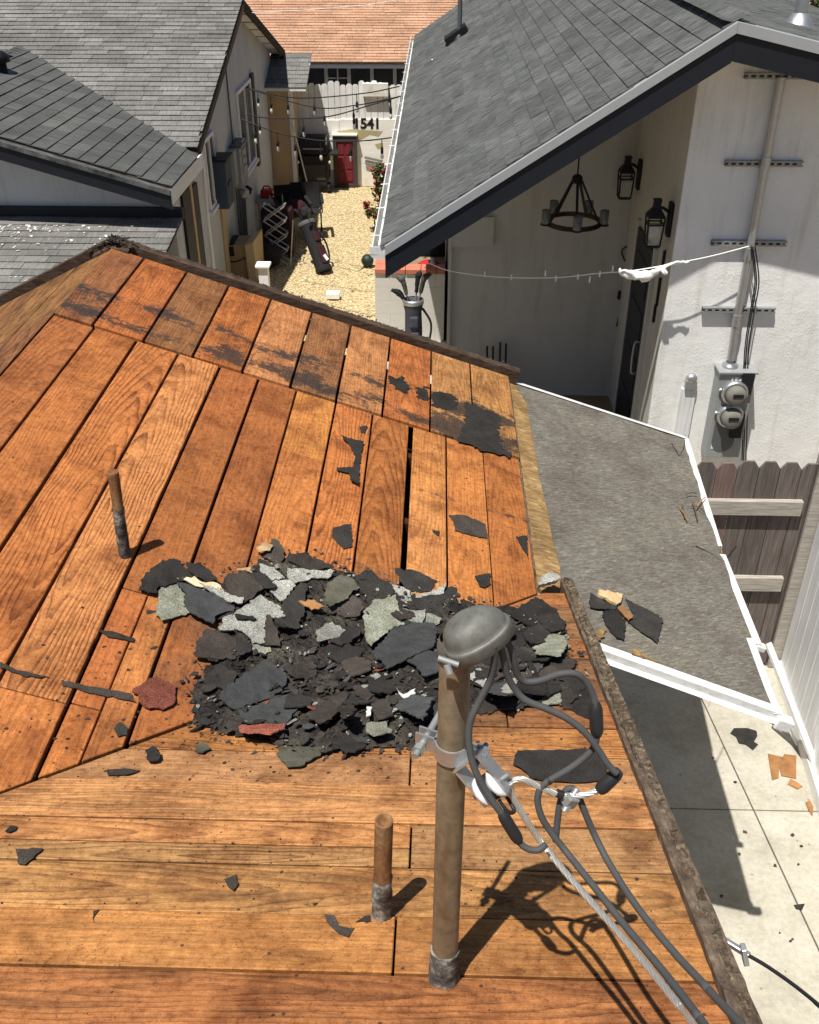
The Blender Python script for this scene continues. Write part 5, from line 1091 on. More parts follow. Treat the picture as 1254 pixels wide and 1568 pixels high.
golf_bag(onZ(497, 416, 0.02)+V((0, 0, .0)), (-.42, .55, .95), .82, .125, 'dark red and black golf bag leaning against the folding chairs', ['black_cloth', 'maroon', 'grey_cloth'], [(-.6, .2, .12, 'black_cloth'), (.5, .3, .1, 'black_cloth')], (.7, -.6, .3))
gb = onZ(634, 548, 0); golf_bag((gb.x, gb.y, .0), (-.02, .06, 1), .78, .118, 'dark blue golf bag with covered clubs standing at the white block wall', ['bag_blue', 'bag_blue', 'galvanized'], [(-.75, .2, .22, 'grey_cloth'), (.4, .1, .26, 'black_cloth'), (.85, .2, .24, 'dark_frame'), (-.9, -.3, .04, 'black_cloth')], (.1, -1, 0))
# work bench with red can
t = thing('narrow_bench', (-2.95, 17.2, 0), 'narrow grey bench against the pale gable wall', 'bench'); a = onY(410, 300, 17.6); zb = a.z
MB().b2((W0+.01, 17.3, zb-.05), (a.x+.17, 17.75, zb)).build('top', 'rail_wood', t)
for (x_, y_2) in ((W0+.06, 17.34), (a.x+.12, 17.34), (W0+.06, 17.7), (a.x+.12, 17.7)): MB().b2((x_-.025, y_2-.025, 0), (x_+.025, y_2+.025, zb-.05)).build('leg', 'rail_wood', t)
t = thing('fuel_can', (a.x+.02, 17.5, zb), 'red plastic fuel can on the narrow bench', 'fuel can'); MB().b2((a.x-.10, 17.42, zb+.002), (a.x+.12, 17.6, zb+.14)).build('body', 'red_plastic', t, bevel=.02); MB().tube(smooth_path([(a.x-.06, 17.5, zb+.13), (a.x-.04, 17.5, zb+.19), (a.x+.05, 17.5, zb+.19), (a.x+.08, 17.5, zb+.13)], 4), .014, 6).build('handle', 'red_plastic', t)
# white block planter wall with brick capping by the corner of the porch
bw = thing('block_wall', (-.35, 12.5, 0), 'low white block wall capped with red bricks beside the porch', 'wall'); xl, xr, by = onZ(575, 500, .2).x, .13, 12.45; zt = onY(600, 412, by).z
nb = 4; hb = (zt-.06)/5
for r_ in range(5):
    x = xl-(.2 if r_ % 2 else 0)
    while x < xr:
        a, b = max(x, xl), min(x+.4, xr); x += .4
        if b-a > .05: MB().b2((a+.0007, by, r_*hb+.0007), (b-.0007, by+.19, (r_+1)*hb-.0007)).build('block', 'block_white', bw, bevel=.002)
x = xl
while x < xr-.05:
    b = min(x+.2, xr); MB().b2((x+.003, by-.02, zt-.058), (b-.003, by+.21, zt)).build('brick', 'brick_red', bw, bevel=.004); x += .203
y_ = by+.22
while y_ < by+3.0:
    MB().b2((xl, y_+.003, zt-.058), (xl+.2, y_+.2, zt)).build('brick', 'brick_red', bw, bevel=.004); y_ += .203
MB().b2((xl+.01, by+.195, 0), (xl+.18, by+3.0, zt-.062)).build('return_wall', 'block_white', bw)
MB().b2((xl+.19, by+.2, 0), (xr, by+3.0, zt-.25)).build('soil', 'dirt', bw)
MB().b2((-.9, 10.4, -.011), (.16, by-.002, .004)).build('slab', 'concrete', walk)
t = thing('red_tarp', (-.2, 13.2, zt-.25), 'crumpled red tarp in the shade behind the block wall', 'tarp'); c = onY(652, 398, 13.2); MB().ico((c.x+.05, 13.2, c.z-.08), .13, 3, .12, (1.2, .8, .6), 0, True).build('cloth', 'red_cloth', t)
t = thing('white_jug', (.0, 12.9, zt-.25), 'small white jug beside the red tarp', 'jug'); c = onY(662, 404, 12.9); MB().lathe((c.x, 12.9, zt-.25), (0, 0, 1), [(0, 0), (.06, 0), (.065, .12), (.03, .2), (.02, .25), (0, .25)], 14).build('body', 'white_scrap', t)
t = thing('dark_bin', (.0, 14.0, zt-.25), 'dark storage bin in the shade behind the red tarp', 'bin'); MB().b2((-.35, 13.7, zt-.25), (.14, 14.3, zt+.45)).build('body', 'black_cloth', t, bevel=.02); MB().b2((-.37, 13.68, zt+.45), (.15, 14.32, zt+.49)).build('lid', 'dark_frame', t)
# string lights over the yard
def string_light(ctrl, nb, label, seed):
    P = [onY(x, y, Y) for x, y, Y in ctrl]; pp = smooth_path(P, 10); t = thing('string_light', pp[0], label, 'string light', 'string lights over the yard'); MB().tube(pp, .008, 5).build('cable', 'rubber_black', t); rg = random.Random(seed)
    for k in range(nb):
        c = pp[int((k+.6)/nb*(len(pp)-1))]; b = MB(); b.tube([c, c+V((0, 0, -.10))], .006, 5); b.lathe(c+V((0, 0, -.17)), (0, 0, 1), [(.0, 0), (.017, .0), (.018, .06), (.008, .08)], 8); h_ = b.build('socket', 'rubber_black', t)
        MB().lathe(c+V((0, 0, -.24)), (0, 0, 1), [(0, 0), (.014, .01), (.021, .03), (.016, .065), (.014, .07)], 10).build('bulb', 'clear_glass' if k % 3 else 'bulb_glass', h_)
zz2 = lambda L: [(380+x*.335, y*.335, Y) for x, y, Y in L]
string_light(zz2([(-10, 400, 15.5), (150, 440, 15), (300, 447, 14.6), (540, 425, 14.2), (690, 395, 13.8)]), 5, 'string light strand nearest the brown roof, crossing from the gable wall to the gutter', 1)
string_light(zz2([(0, 405, 15), (300, 490, 14.4), (500, 480, 14.1), (695, 440, 13.6)]), 4, 'string light strand sagging in the middle above the painted house number', 2)
string_light(zz2([(-5, 525, 14.0), (110, 540, 13.8), (350, 535, 13.5), (560, 480, 13.2), (690, 442, 13.0)]), 4, 'string light strand rising steeply to the gutter in front of the tan shed', 3)
string_light(zz2([(-30, 545, 13.2), (100, 595, 13.0), (200, 622, 12.8), (330, 642, 12.6), (500, 645, 12.4), (665, 628, 12.2)]), 6, 'lowest string light strand with bulbs in front of the red door', 4)
t = thing('overhead_wire', (-2, 20, 4), 'thin pale wire crossing in front of the brown shingle roof', 'wire'); MB().tube([onY(380, 20, 17), onY(460, 16, 17.5), onY(560, 8, 18), onY(680, -12, 19)], .006, 5).build('wire', 'twine_white', t)

# ================================================================== SERVICE MAST AND ITS CABLES
MY = 1.15
b0 = onW(680, 1498); m0 = b0+V((0, 0, -.12)); m1 = onY(697, 1005, 1.205)
ax = (m1-b0).normalized()
mast = thing('service_mast', (b0.x, b0.y, b0.z), 'upright brownish service mast with grey weatherhead on the bare roof', 'service mast')
MB().tube([b0-ax*.12, b0+ax*.15, b0+ax*.5, m1], .0258, 24).build('pipe', 'old_pipe', mast)
mb = MB(); pts = []
for k in range(9):
    h = -.03+k*.0155; pts.append(b0+ax*h)
mb.tube(pts, 0, 22, True, True, [.036, .034, .0325, .0315, .031, .0305, .030, .0295, .0285]); mb.v = [p+mnoise.noise_vector(p*60)*.003 for p in mb.v]; mb.build('mastic_collar', 'mastic', mast)
# weatherhead: a cast hood with a flat rim band, tipped so that its mouth opens to the right
hc = onY(727, 968, 1.205); Z = V((-.42, .02, 1)).normalized(); X = V((1, .25, .4)); X = (X-Z*X.dot(Z)).normalized(); Y = Z.cross(X)
def outline(a):      # teardrop plan: round at the back, a blunt point towards us and to the left
    r = 1.0+.22*max(0, cos(a-radians(238)))**5+.06*max(0, cos(a))**2
    return r
vs = []; fs = []; seg = 40; lev = []
for k in range(8): th_ = k/8*pi/2; lev.append((cos(th_)**.8, .036*sin(th_)))
rows = [(1.03, -.026, 1), (1.075, -.023, 1), (1.085, -.004, 1), (1.075, .0, 1), (1.03, .001, 1)]+[(c_*.99, .002+h_, 1) for c_, h_ in lev]
AX, AY = .053, .038
for (s_, h_, _) in rows:
    for k in range(seg):
        a = 2*pi*k/seg; o_ = outline(a) if s_ > .35 else 1+(outline(a)-1)*s_/.35
        vs.append(hc+X*cos(a)*AX*s_*o_+Y*sin(a)*AY*s_*o_+Z*h_)
for i in range(len(rows)-1):
    for k in range(seg): k2 = (k+1) % seg; fs.append((i*seg+k, i*seg+k2, (i+1)*seg+k2, (i+1)*seg+k))
fs.append(tuple(len(vs)-seg+k for k in range(seg)))
mb = MB(); mb.add(vs, fs, True); mb.v = [p+mnoise.noise_vector(p*70)*.0007+mnoise.noise_vector(p*25)*.0012 for p in mb.v]; hd = mb.build('weatherhead', 'cast_grey', mast)
mb = MB(); n_ = 40; vv = [hc+X*cos(2*pi*k/n_)*AX*outline(2*pi*k/n_)*.99+Y*sin(2*pi*k/n_)*AY*outline(2*pi*k/n_)*.99-Z*.019 for k in range(n_)]; mb.add(vv, [tuple(range(n_))[::-1]]); mb.build('wire_plate', 'rubber_black', hd)
MB().lathe(m1-ax*.004, ax, [(.0275, 0), (.030, .002), (.030, .03), (.026, .04)], 20).build('clamp_neck', 'cast_grey', hd)
q = onY(690, 1003, 1.17); MB().tube([q+V((-.02, -.012, .004)), q+V((.012, -.018, -.004))], .005, 8).build('set_screw', 'galvanized_dull', hd); MB().tube([q+V((-.006, -.02, -.002)), q+V((-.001, -.028, -.014))], .0065, 6).build('set_screw', 'galvanized_dull', hd)
# mast clamp, bolt and clevis insulator
def mpt(h): return b0+ax*h
hcl = (onY(692, 1146, 1.19)-b0).dot(ax); cc_ = mpt(hcl); side = V((.92, -.38, 0)).normalized(); fr = V((-.38, -.92, 0)).normalized()
cl = part('mast_clamp', cc_, mast)
def strap(rr, half, zoff, name):
    vs = []; fs = []; n = 18; Hh = .016
    for k in range(n+1):
        a = pi*k/n if half > 0 else pi+pi*k/n
        d = side*cos(a)*rr+fr*sin(a)*rr
        for (dr, dz) in ((0, -Hh), (0, Hh), (.004, Hh), (.004, -Hh)): vs.append(cc_+ax*(zoff+dz)+d*(1+dr/rr))
    for k in range(n):
        for j in range(4): fs.append((k*4+j, k*4+(j+1) % 4, k*4+4+(j+1) % 4, k*4+4+j))
    mb = MB().add(vs, fs, False)
    for s_ in (-1, 1):
        p = cc_+ax*zoff+side*s_*(rr+.0)+fr*half*.008; mb.box(p+side*s_*.018, (.04, .004, Hh*2), (side, fr, ax))
    return mb.build(name, 'galvanized', cl)
strap(.0268, 1, 0, 'band'); strap(.0268, -1, 0, 'band')
lb = cc_-side*.050; MB().tube([lb+fr*.045, lb-fr*.115], .0062, 10).build('bolt', 'galvanized_dull', cl); MB().tube([lb+fr*.022, lb+fr*.034], .011, 6, True, False).build('nut', 'galvanized_dull', cl); MB().tube([cc_+side*.05+fr*.03, cc_+side*.05-fr*.03], .006, 8).build('bolt', 'galvanized_dull', cl)
cv = part('clevis_insulator', cc_+side*.08, mast); co = V((.66, -.42, -.62)).normalized(); cw_ = co.cross(V((0, .3, 1))).normalized(); ch = co.cross(cw_)
r0 = cc_+side*.033+fr*.012
for s_ in (-1, 1): MB().bar(r0+ch*s_*.026, r0+co*.082+ch*s_*.026, .034, .004, ch).build('clevis_arm', 'galvanized', cv)
MB().box(r0+co*.002, (.040, .004, .056), (cw_, co, ch)).build('clevis_plate', 'galvanized', cv)
MB().lathe(r0+co*.062-ch*.022, ch, [(0, 0), (.026, 0), (.028, .008), (.018, .016), (.016, .022), (.018, .028), (.028, .036), (.026, .044), (0, .044)], 22).build('insulator', 'porcelain', cv)
MB().tube([r0+co*.062-ch*.042, r0+co*.062+ch*.040], .0045, 8).build('pin', 'galvanized_dull', cv)
MB().lathe(r0+co*.062-ch*.006, ch, [(.021, 0), (.024, .003), (.024, .009), (.021, .012)], 18).build('tie_wire', 'rubber_black', cv)
MB().tube(smooth_path([r0+co*.085+cw_*.01, r0+co*.11+cw_*.012, r0+co*.12-cw_*.004, r0+co*.10-cw_*.014, r0+co*.083-cw_*.012], 4), .0035, 6).build('bail', 'rubber_black', cv)

def CY(py): return 1.205 if py < 1050 else (1.205-(py-1050)/250*.10 if py < 1300 else 1.105-(py-1300)/268*.40)
def cpts(L, dy=0.0): return [onY(x, y, CY(y)+dy) for x, y in L]
def extend(P, n=3, step=1.6, drop=.06):
    d = (P[-1]-P[-2]).normalized(); d.z = max(d.z, .04); d.normalize()
    return P+[P[-1]+d*step*k+V((0, 0, drop*k*k*.2)) for k in range(1, n+1)]
def cable(name, P, r, mat, label, cat='cable'):
    t = thing(name, P[0], label, cat); MB().tube(smooth_path(P, 8), r, 12).build('sheath', mat, t); return t
def sleeve(t, a, b, r, mat='rubber_black'):
    a, b = V(a), V(b); MB().tube([a, a.lerp(b, .08), a.lerp(b, .2), a.lerp(b, .8), a.lerp(b, .92), b], 0, 14, True, True, [r*.62, r*.85, r, r, r*.85, r*.6]).build('splice_sleeve', mat, t)
R_ = .0059
# neutral tail: mast to the bare messenger
A = cpts([(757, 988), (757, 1012), (751, 1040), (735, 1072), (723, 1096), (718, 1118), (719, 1146), (727, 1178), (741, 1206), (757, 1231), (770, 1248)], -.03)
t = cable('service_cable', A, R_, 'rubber', 'grey cable looping down the mast past the white insulator into a splice')
A2 = cpts([(770, 1248), (787, 1275), (797, 1292), (812, 1301), (826, 1301), (836, 1293)], -.03); MB().tube(smooth_path(A2, 8), R_*.95, 12).build('tail', 'rubber', t); sleeve(t, A2[0].lerp(A2[1], -.15), A2[0].lerp(A2[2], .95), .0105)
# outer hot leg
B = cpts([(772, 980), (782, 992), (788, 1015), (793, 1034), (806, 1044), (828, 1042), (858, 1032), (882, 1032), (898, 1045), (908, 1065), (913, 1085)], .0)
t = cable('service_cable', B, R_, 'rubber', 'grey cable arching highest out of the weatherhead towards the mossy rake board')
B2 = cpts([(913, 1085), (914, 1120), (910, 1142), (897, 1158), (872, 1177), (845, 1193), (829, 1206), (823, 1224), (829, 1250), (845, 1276), (870, 1308), (905, 1352), (955, 1415), (1015, 1487), (1072, 1560), (1110, 1610)]); MB().tube(smooth_path(extend(B2), 8), R_, 12).build('drop', 'rubber', t); sleeve(t, cpts([(912, 1076)])[0], cpts([(914, 1128)])[0], .0115)
MB().tube([B2[5].lerp(B2[6], .1), B2[5].lerp(B2[6], .35)], R_*1.06, 12).build('tape', 'rubber_black', t)
# inner hot leg, ending in the boot on the right
Cc = cpts([(766, 986), (771, 1010), (777, 1034), (789, 1056), (806, 1073), (836, 1085), (868, 1100), (896, 1122), (916, 1148), (932, 1172), (944, 1184)], -.012)
t = cable('service_cable', Cc, R_, 'rubber', 'grey cable sweeping low from the weatherhead to a black boot above the felt patch')
sleeve(t, cpts([(949, 1180)])[0], cpts([(916, 1212)])[0], .0122)
# second drop conductor hooked over the strand
D = cpts([(851, 1288), (853, 1262), (858, 1228), (866, 1211), (877, 1208), (886, 1220), (896, 1245), (912, 1282), (935, 1326), (975, 1388), (1030, 1456), (1085, 1515), (1140, 1575)], .012)
t = cable('service_cable', extend(D), R_, 'rubber', 'grey drop cable hooked over the bare strand by a steel clamp')
k0 = cpts([(873, 1226)])[0]; MB().box(k0, (.022, .02, .024), (V((.8, .3, -.4)).normalized(), V((-.3, .9, 0)).normalized(), V((.4, 0, .9)).normalized())).build('split_bolt', 'galvanized_dull', t, bevel=.003); MB().tube([k0+V((-.01, -.012, -.012)), k0+V((.012, .012, .016))], .007, 8).build('split_bolt_nut', 'galvanized', t)
# bare stranded messenger
E_ = cpts([(918, 1209), (895, 1217), (866, 1219), (842, 1212), (822, 1203), (803, 1194), (787, 1195), (781, 1206), (788, 1226), (805, 1255), (833, 1295), (872, 1343), (925, 1403), (985, 1472), (1040, 1540), (1080, 1592)])
pp = smooth_path(extend(E_), 14); t = thing('messenger_strand', E_[0], 'bare twisted aluminium strand bent back beside the mast', 'wire')
L_ = [0]
for i in range(1, len(pp)): L_.append(L_[-1]+(pp[i]-pp[i-1]).length)
for s_ in range(6):
    st_ = []
    for i, p in enumerate(pp):
        tg = (pp[min(i+1, len(pp)-1)]-pp[max(i-1, 0)]).normalized(); n1 = tg.cross(V((0, 0, 1))).normalized(); n2 = tg.cross(n1); a = L_[i]*62+s_*pi/3; st_.append(p+(n1*cos(a)+n2*sin(a))*.0036)
    MB().tube(st_, .0023, 6).build('wire', 'strand', t)
q0 = cpts([(852, 1214)])[0]; q1 = cpts([(862, 1218)])[0]; MB().tube([q0, q1], .0075, 10).build('tape', 'rubber_black', t)
# loose end and its wedge clamp off the rake edge
P = [V((.645, 1.34, zw(1.34)+.0)), onY(1112, 1443, 1.30), onY(1150, 1466, 1.26)]
t = thing('drop_clamp', P[0], 'silver wedge clamp holding a thin black line at the rake edge', 'clamp')
MB().bar(onY(1108, 1439, 1.30), onY(1148, 1464, 1.265), .012, .014).build('body', 'galvanized', t, bevel=.003); MB().bar(onY(1138, 1450, 1.27), onY(1142, 1474, 1.27), .02, .012).build('jaw', 'galvanized', t, bevel=.002)
MB().tube(smooth_path([(.60, 1.36, zw(1.36)+.03), onY(1088, 1428, 1.33), onY(1100, 1434, 1.31), onY(1112, 1442, 1.30)], 5), .0028, 6).build('bail_wire', 'galvanized_dull', t)
tag(MB().tube(smooth_path([onY(1146, 1463, 1.265), onY(1175, 1480, 1.23), onY(1215, 1508, 1.17), onY(1256, 1541, 1.10), onY(1300, 1580, 1.02), onY(1300, 1580, 1.02)+(onY(1300, 1580, 1.02)-onY(1215, 1508, 1.17))*6], 8), .0042, 8).build('phone_line', 'rubber_black'), 'thin black line running from the wedge clamp over the concrete', 'cable')
# vent pipes standing in the boards
def vent(px, py, tx, ty, r, plane, label, capmat, h2=None):
    b = plane(px, py); tp = onY(tx, ty, b.y+.02); a_ = (tp-b).normalized(); L = (tp-b).length; t = thing('vent_pipe', b, label, 'vent pipe')
    MB().lathe(b-a_*.1, a_, [(r, 0), (r, L+.095), (r*.98, L+.1), (r*.82, L+.1), (r*.82, L+.0), (0, L+.0)], 20).build('pipe', 'rust_pipe', t)
    mb = MB(); hh = h2 or L*.42; pts = [b+a_*(-.03+(hh+.03)*k/10) for k in range(11)]; mb.tube(pts, 0, 18, False, True, [r*1.30]+[r*1.12]*5+[r*1.1]*5)
    mb.v = [p+mnoise.noise_vector(p*55)*.0035+mnoise.noise_vector(p*140)*.0015 for p in mb.v]; mb.build('mastic_wrap', 'mastic', t)
    MB().lathe(tp-a_*.06, a_, [(0, 0), (r*.8, 0)], 16).build('inner_rust', capmat, t)
vent(584, 1404, 588, 1256, .0195, onW, 'short rusty vent pipe on the lower boards beside the mast', 'red_granule')
vent(191, 851, 173, 722, .0195, onM, 'short grey-brown vent pipe on the upper boards left of the rubble', 'felt', .2)

# ================================================================== RUBBLE IN THE VALLEY
PILE = [(232, 900), (262, 868), (330, 880), (392, 850), (430, 838), (500, 858), (560, 880), (650, 905), (760, 915), (835, 925), (880, 960), (905, 1005), (905, 1080), (830, 1090), (760, 1095), (715, 1120), (655, 1155), (580, 1160), (490, 1165), (400, 1150), (330, 1135), (275, 1120), (268, 1060), (300, 1010), (320, 960), (262, 935)]
PW = [onR(x, y) for x, y in PILE]; PXY = [(p.x, p.y) for p in PW]
def pin(x, y):
    c = False; j = len(PXY)-1
    for i in range(len(PXY)):
        (xi, yi), (xj, yj) = PXY[i], PXY[j]
        if (yi > y) != (yj > y) and x < (xj-xi)*(y-yi)/(yj-yi)+xi: c = not c
        j = i
    return c
def pdist(x, y):
    d = 9
    for i in range(len(PXY)):
        a, b = PXY[i], PXY[(i+1) % len(PXY)]; ux, uy = b[0]-a[0], b[1]-a[1]; l2 = ux*ux+uy*uy
        t_ = max(0, min(1, ((x-a[0])*ux+(y-a[1])*uy)/l2)); d = min(d, hypot(x-a[0]-t_*ux, y-a[1]-t_*uy))
    return d
def mound(x, y):
    if not pin(x, y): return 0.0
    s_ = min(1, pdist(x, y)/.16); s_ = s_*s_*(3-2*s_); right = max(0, min(1, (x-.12)/.25))
    return s_*(.027*(1-.65*right))*(1+.35*mnoise.noise(V((x*6, y*6, 1))))
x0, x1, y0, y1 = min(p[0] for p in PXY), max(p[0] for p in PXY), min(p[1] for p in PXY), max(p[1] for p in PXY)
st_ = .0125; nx, ny = int((x1-x0)/st_)+2, int((y1-y0)/st_)+2; idx = {}; vs = []; fs = []
for i in range(nx):
    for j in range(ny):
        x, y = x0+i*st_, y0+j*st_; h = mound(x, y)
        if h > .004:
            q = mnoise.noise(V((x*45, y*45, 3)))*.007+mnoise.noise(V((x*18, y*18, 5)))*.010; idx[i, j] = len(vs); vs.append((x+random.uniform(-.004, .004), y+random.uniform(-.004, .004), roofz(x, y)+h+q))
for (i, j) in idx:
    if (i+1, j) in idx and (i, j+1) in idx and (i+1, j+1) in idx: fs.append((idx[i, j], idx[i+1, j], idx[i+1, j+1], idx[i, j+1]))
o = stuff(MB().add(vs, fs, False).build('rubble_mound', 'rubble')); tag(o, 'heap of crumbled black roofing rubble filling the roof valley', 'rubble')
def rnorm(x, y): return WN if zw(y) > zm(x) else MN
# crumbs
mb = MB(); rg = random.Random(51); cnt = 0
while cnt < 1700:
    x, y = rg.uniform(x0, x1), rg.uniform(y0, y1)
    ins = pin(x, y)
    if not ins and (pdist(x, y) > .14 or rg.random() > .10): continue
    if x > .08 and rg.random() < .6: continue
    cnt += 1; chip(mb, (x, y, roofz(x, y)+mound(x, y)+rg.uniform(.002, .014 if ins else .003)), rg.choice([.002, .003, .004, .005, .007, .010, .014])*rg.uniform(.7, 1.3), rnorm(x, y), .003, .55 if ins else .1, None, None, rg)
o = stuff(mb.build('rubble_crumbs', 'felt_brown')); tag(o, 'small dark crumbs strewn through the valley rubble heap', 'rubble')
mb = MB()
for k in range(420):
    x, y = rg.uniform(x0, x1), rg.uniform(y0, y1)
    if not pin(x, y): continue
    chip(mb, (x, y, roofz(x, y)+mound(x, y)+.012), rg.uniform(.003, .010), rnorm(x, y), .003, .6, None, None, rg)
o = stuff(mb.build('pale_crumbs', 'granule')); tag(o, 'pale stone granule crumbs on the valley rubble heap', 'rubble')
# grit over the boards
mb = MB()
for k in range(900):
    px, py = rg.uniform(0, 1020), rg.uniform(480, 1560)
    if k % 4: px, py = rg.gauss(480, 260), rg.gauss(1130, 90)
    p = onR(px, py)
    if p.x > .56 or p.y > 5.5 or p.x < -1.85: continue
    chip(mb, p+V((0, 0, .003)), rg.choice([.0012, .0015, .002, .002, .003, .003, .005, .007]), rnorm(p.x, p.y), .002, .1, None, None, rg)
o = stuff(mb.build('roof_grit', 'felt_brown')); tag(o, 'scattered dark grit and crumbs over the bare roof boards', 'grit')

def curled(out, n_, th, rg, curl):
    bm = bmesh.new(); vb = [bm.verts.new(p) for p in out]; bm.faces.new(vb); bm.normal_update(); bmesh.ops.triangulate(bm, faces=bm.faces[:])
    for _ in range(3):
        le = [e for e in bm.edges if e.calc_length() > .022]
        if not le: break
        bmesh.ops.subdivide_edges(bm, edges=le, cuts=1); bm.normal_update(); bmesh.ops.triangulate(bm, faces=[f for f in bm.faces if len(f.verts) > 3])
    c = sum((V(p) for p in out), V((0, 0, 0)))/len(out); X = n_.orthogonal().normalized(); an = rg.random()*6.28; X = X*cos(an)+n_.cross(X)*sin(an)
    R = max((V(p)-c).length for p in out); k = rg.uniform(-.10, .22)*curl/max(R, .02); ph = rg.random()*50
    bm.verts.index_update(); vs = []
    for q in bm.verts:
        d = (q.co-c).dot(X); h = max(-.002, min(.03, k*d*d))+.0022*curl*(mnoise.noise(q.co*32+V((ph, 0, 0)))+.6*mnoise.noise(q.co*75)); vs.append(q.co+n_*h)
    fs = [[v.index for v in f.verts] for f in bm.faces]; n = len(vs); mb = MB(); r = rg.random()
    fs2 = [[n+i for i in f[::-1]] for f in fs]; sd = []
    for e in bm.edges:
        if e.is_boundary:
            a, b = e.verts[0].index, e.verts[1].index; f = e.link_faces[0]; vi = [v.index for v in f.verts]; i = vi.index(a)
            if vi[(i+1) % len(vi)] != b: a, b = b, a
            sd.append((b, a, n+a, n+b))
    bm.free(); mb.add(vs+[p-n_*th for p in vs], fs+fs2+sd, False, r); return mb
def fragment(name, poly, mat, label, cat='shingle fragment', group=None, lift=.014, th=.006, tilt=.05, onplane=None, jag=.0035, seed=None, curl=1.0):
    rg = random.Random(seed if seed is not None else int(poly[0][0]*13+poly[0][1]*7)); pl = onplane or onR
    cxp, cyp = sum(p[0] for p in poly)/len(poly), sum(p[1] for p in poly)/len(poly); c = pl(cxp, cyp)
    n0 = onplane_n.get(onplane, None) or rnorm(c.x, c.y); hgt = mound(c.x, c.y) if onplane is None else 0
    if hgt > 0: lift *= .75
    n_ = (n0+V((rg.gauss(0, tilt), rg.gauss(0, tilt), 0))).normalized(); base = c+V((0, 0, hgt+lift))
    # slide along the line of sight so the piece keeps its outline while lying on the heap
    P = [onP(x, y, base, n_) for x, y in poly]; out = []
    for i in range(len(P)):
        a, b = P[i], P[(i+1) % len(P)]; k = max(1, int((b-a).length/.013)); e = (b-a); pr = n_.cross(e).normalized() if e.length > 1e-6 else V((0, 0, 0))
        for j in range(k): out.append(a+e*j/k+(pr*rg.gauss(0, jag) if j else V((0, 0, 0)))+n_*rg.gauss(0, .0006))
    ar = sum(((out[i]-c).cross(out[(i+1) % len(out)]-c)).dot(n_) for i in range(len(out)))
    if ar < 0: out = out[::-1]
    mb = curled(out, n_, th, rg, curl) if curl > .2 else MB().prism(out, -n_*th, rg.random())
    return tag(mb.build(name, mat), label, cat, group)
onplane_n = {}
def onPat(x, y): return onP(x, y, V((.5, 4, zP(.5, 0)+.016)), MN)
onplane_n[onPat] = MN
ZA = lambda L: zz(L, 200, 820, .2073); ZB = lambda L: zz(L, 440, 820, .2073); ZC = lambda L: zz(L, 220, 980, .2073); ZD = lambda L: zz(L, 460, 980, .2073); ZH = lambda L: zz(L, 780, 840, .2233); Z3 = lambda L: zz(L, 550, 480, .2679); Z5 = lambda L: zz(L, 0, 740, .335); Z7 = lambda L: zz(L, 180, 800, .367); ZW_ = lambda L: zz(L, 0, 1100, .367); ZV = lambda L: zz(L, 420, 1140, .367); ZM_ = lambda L: zz(L, 400, 380, .335)
F = 'shingle_fragment'
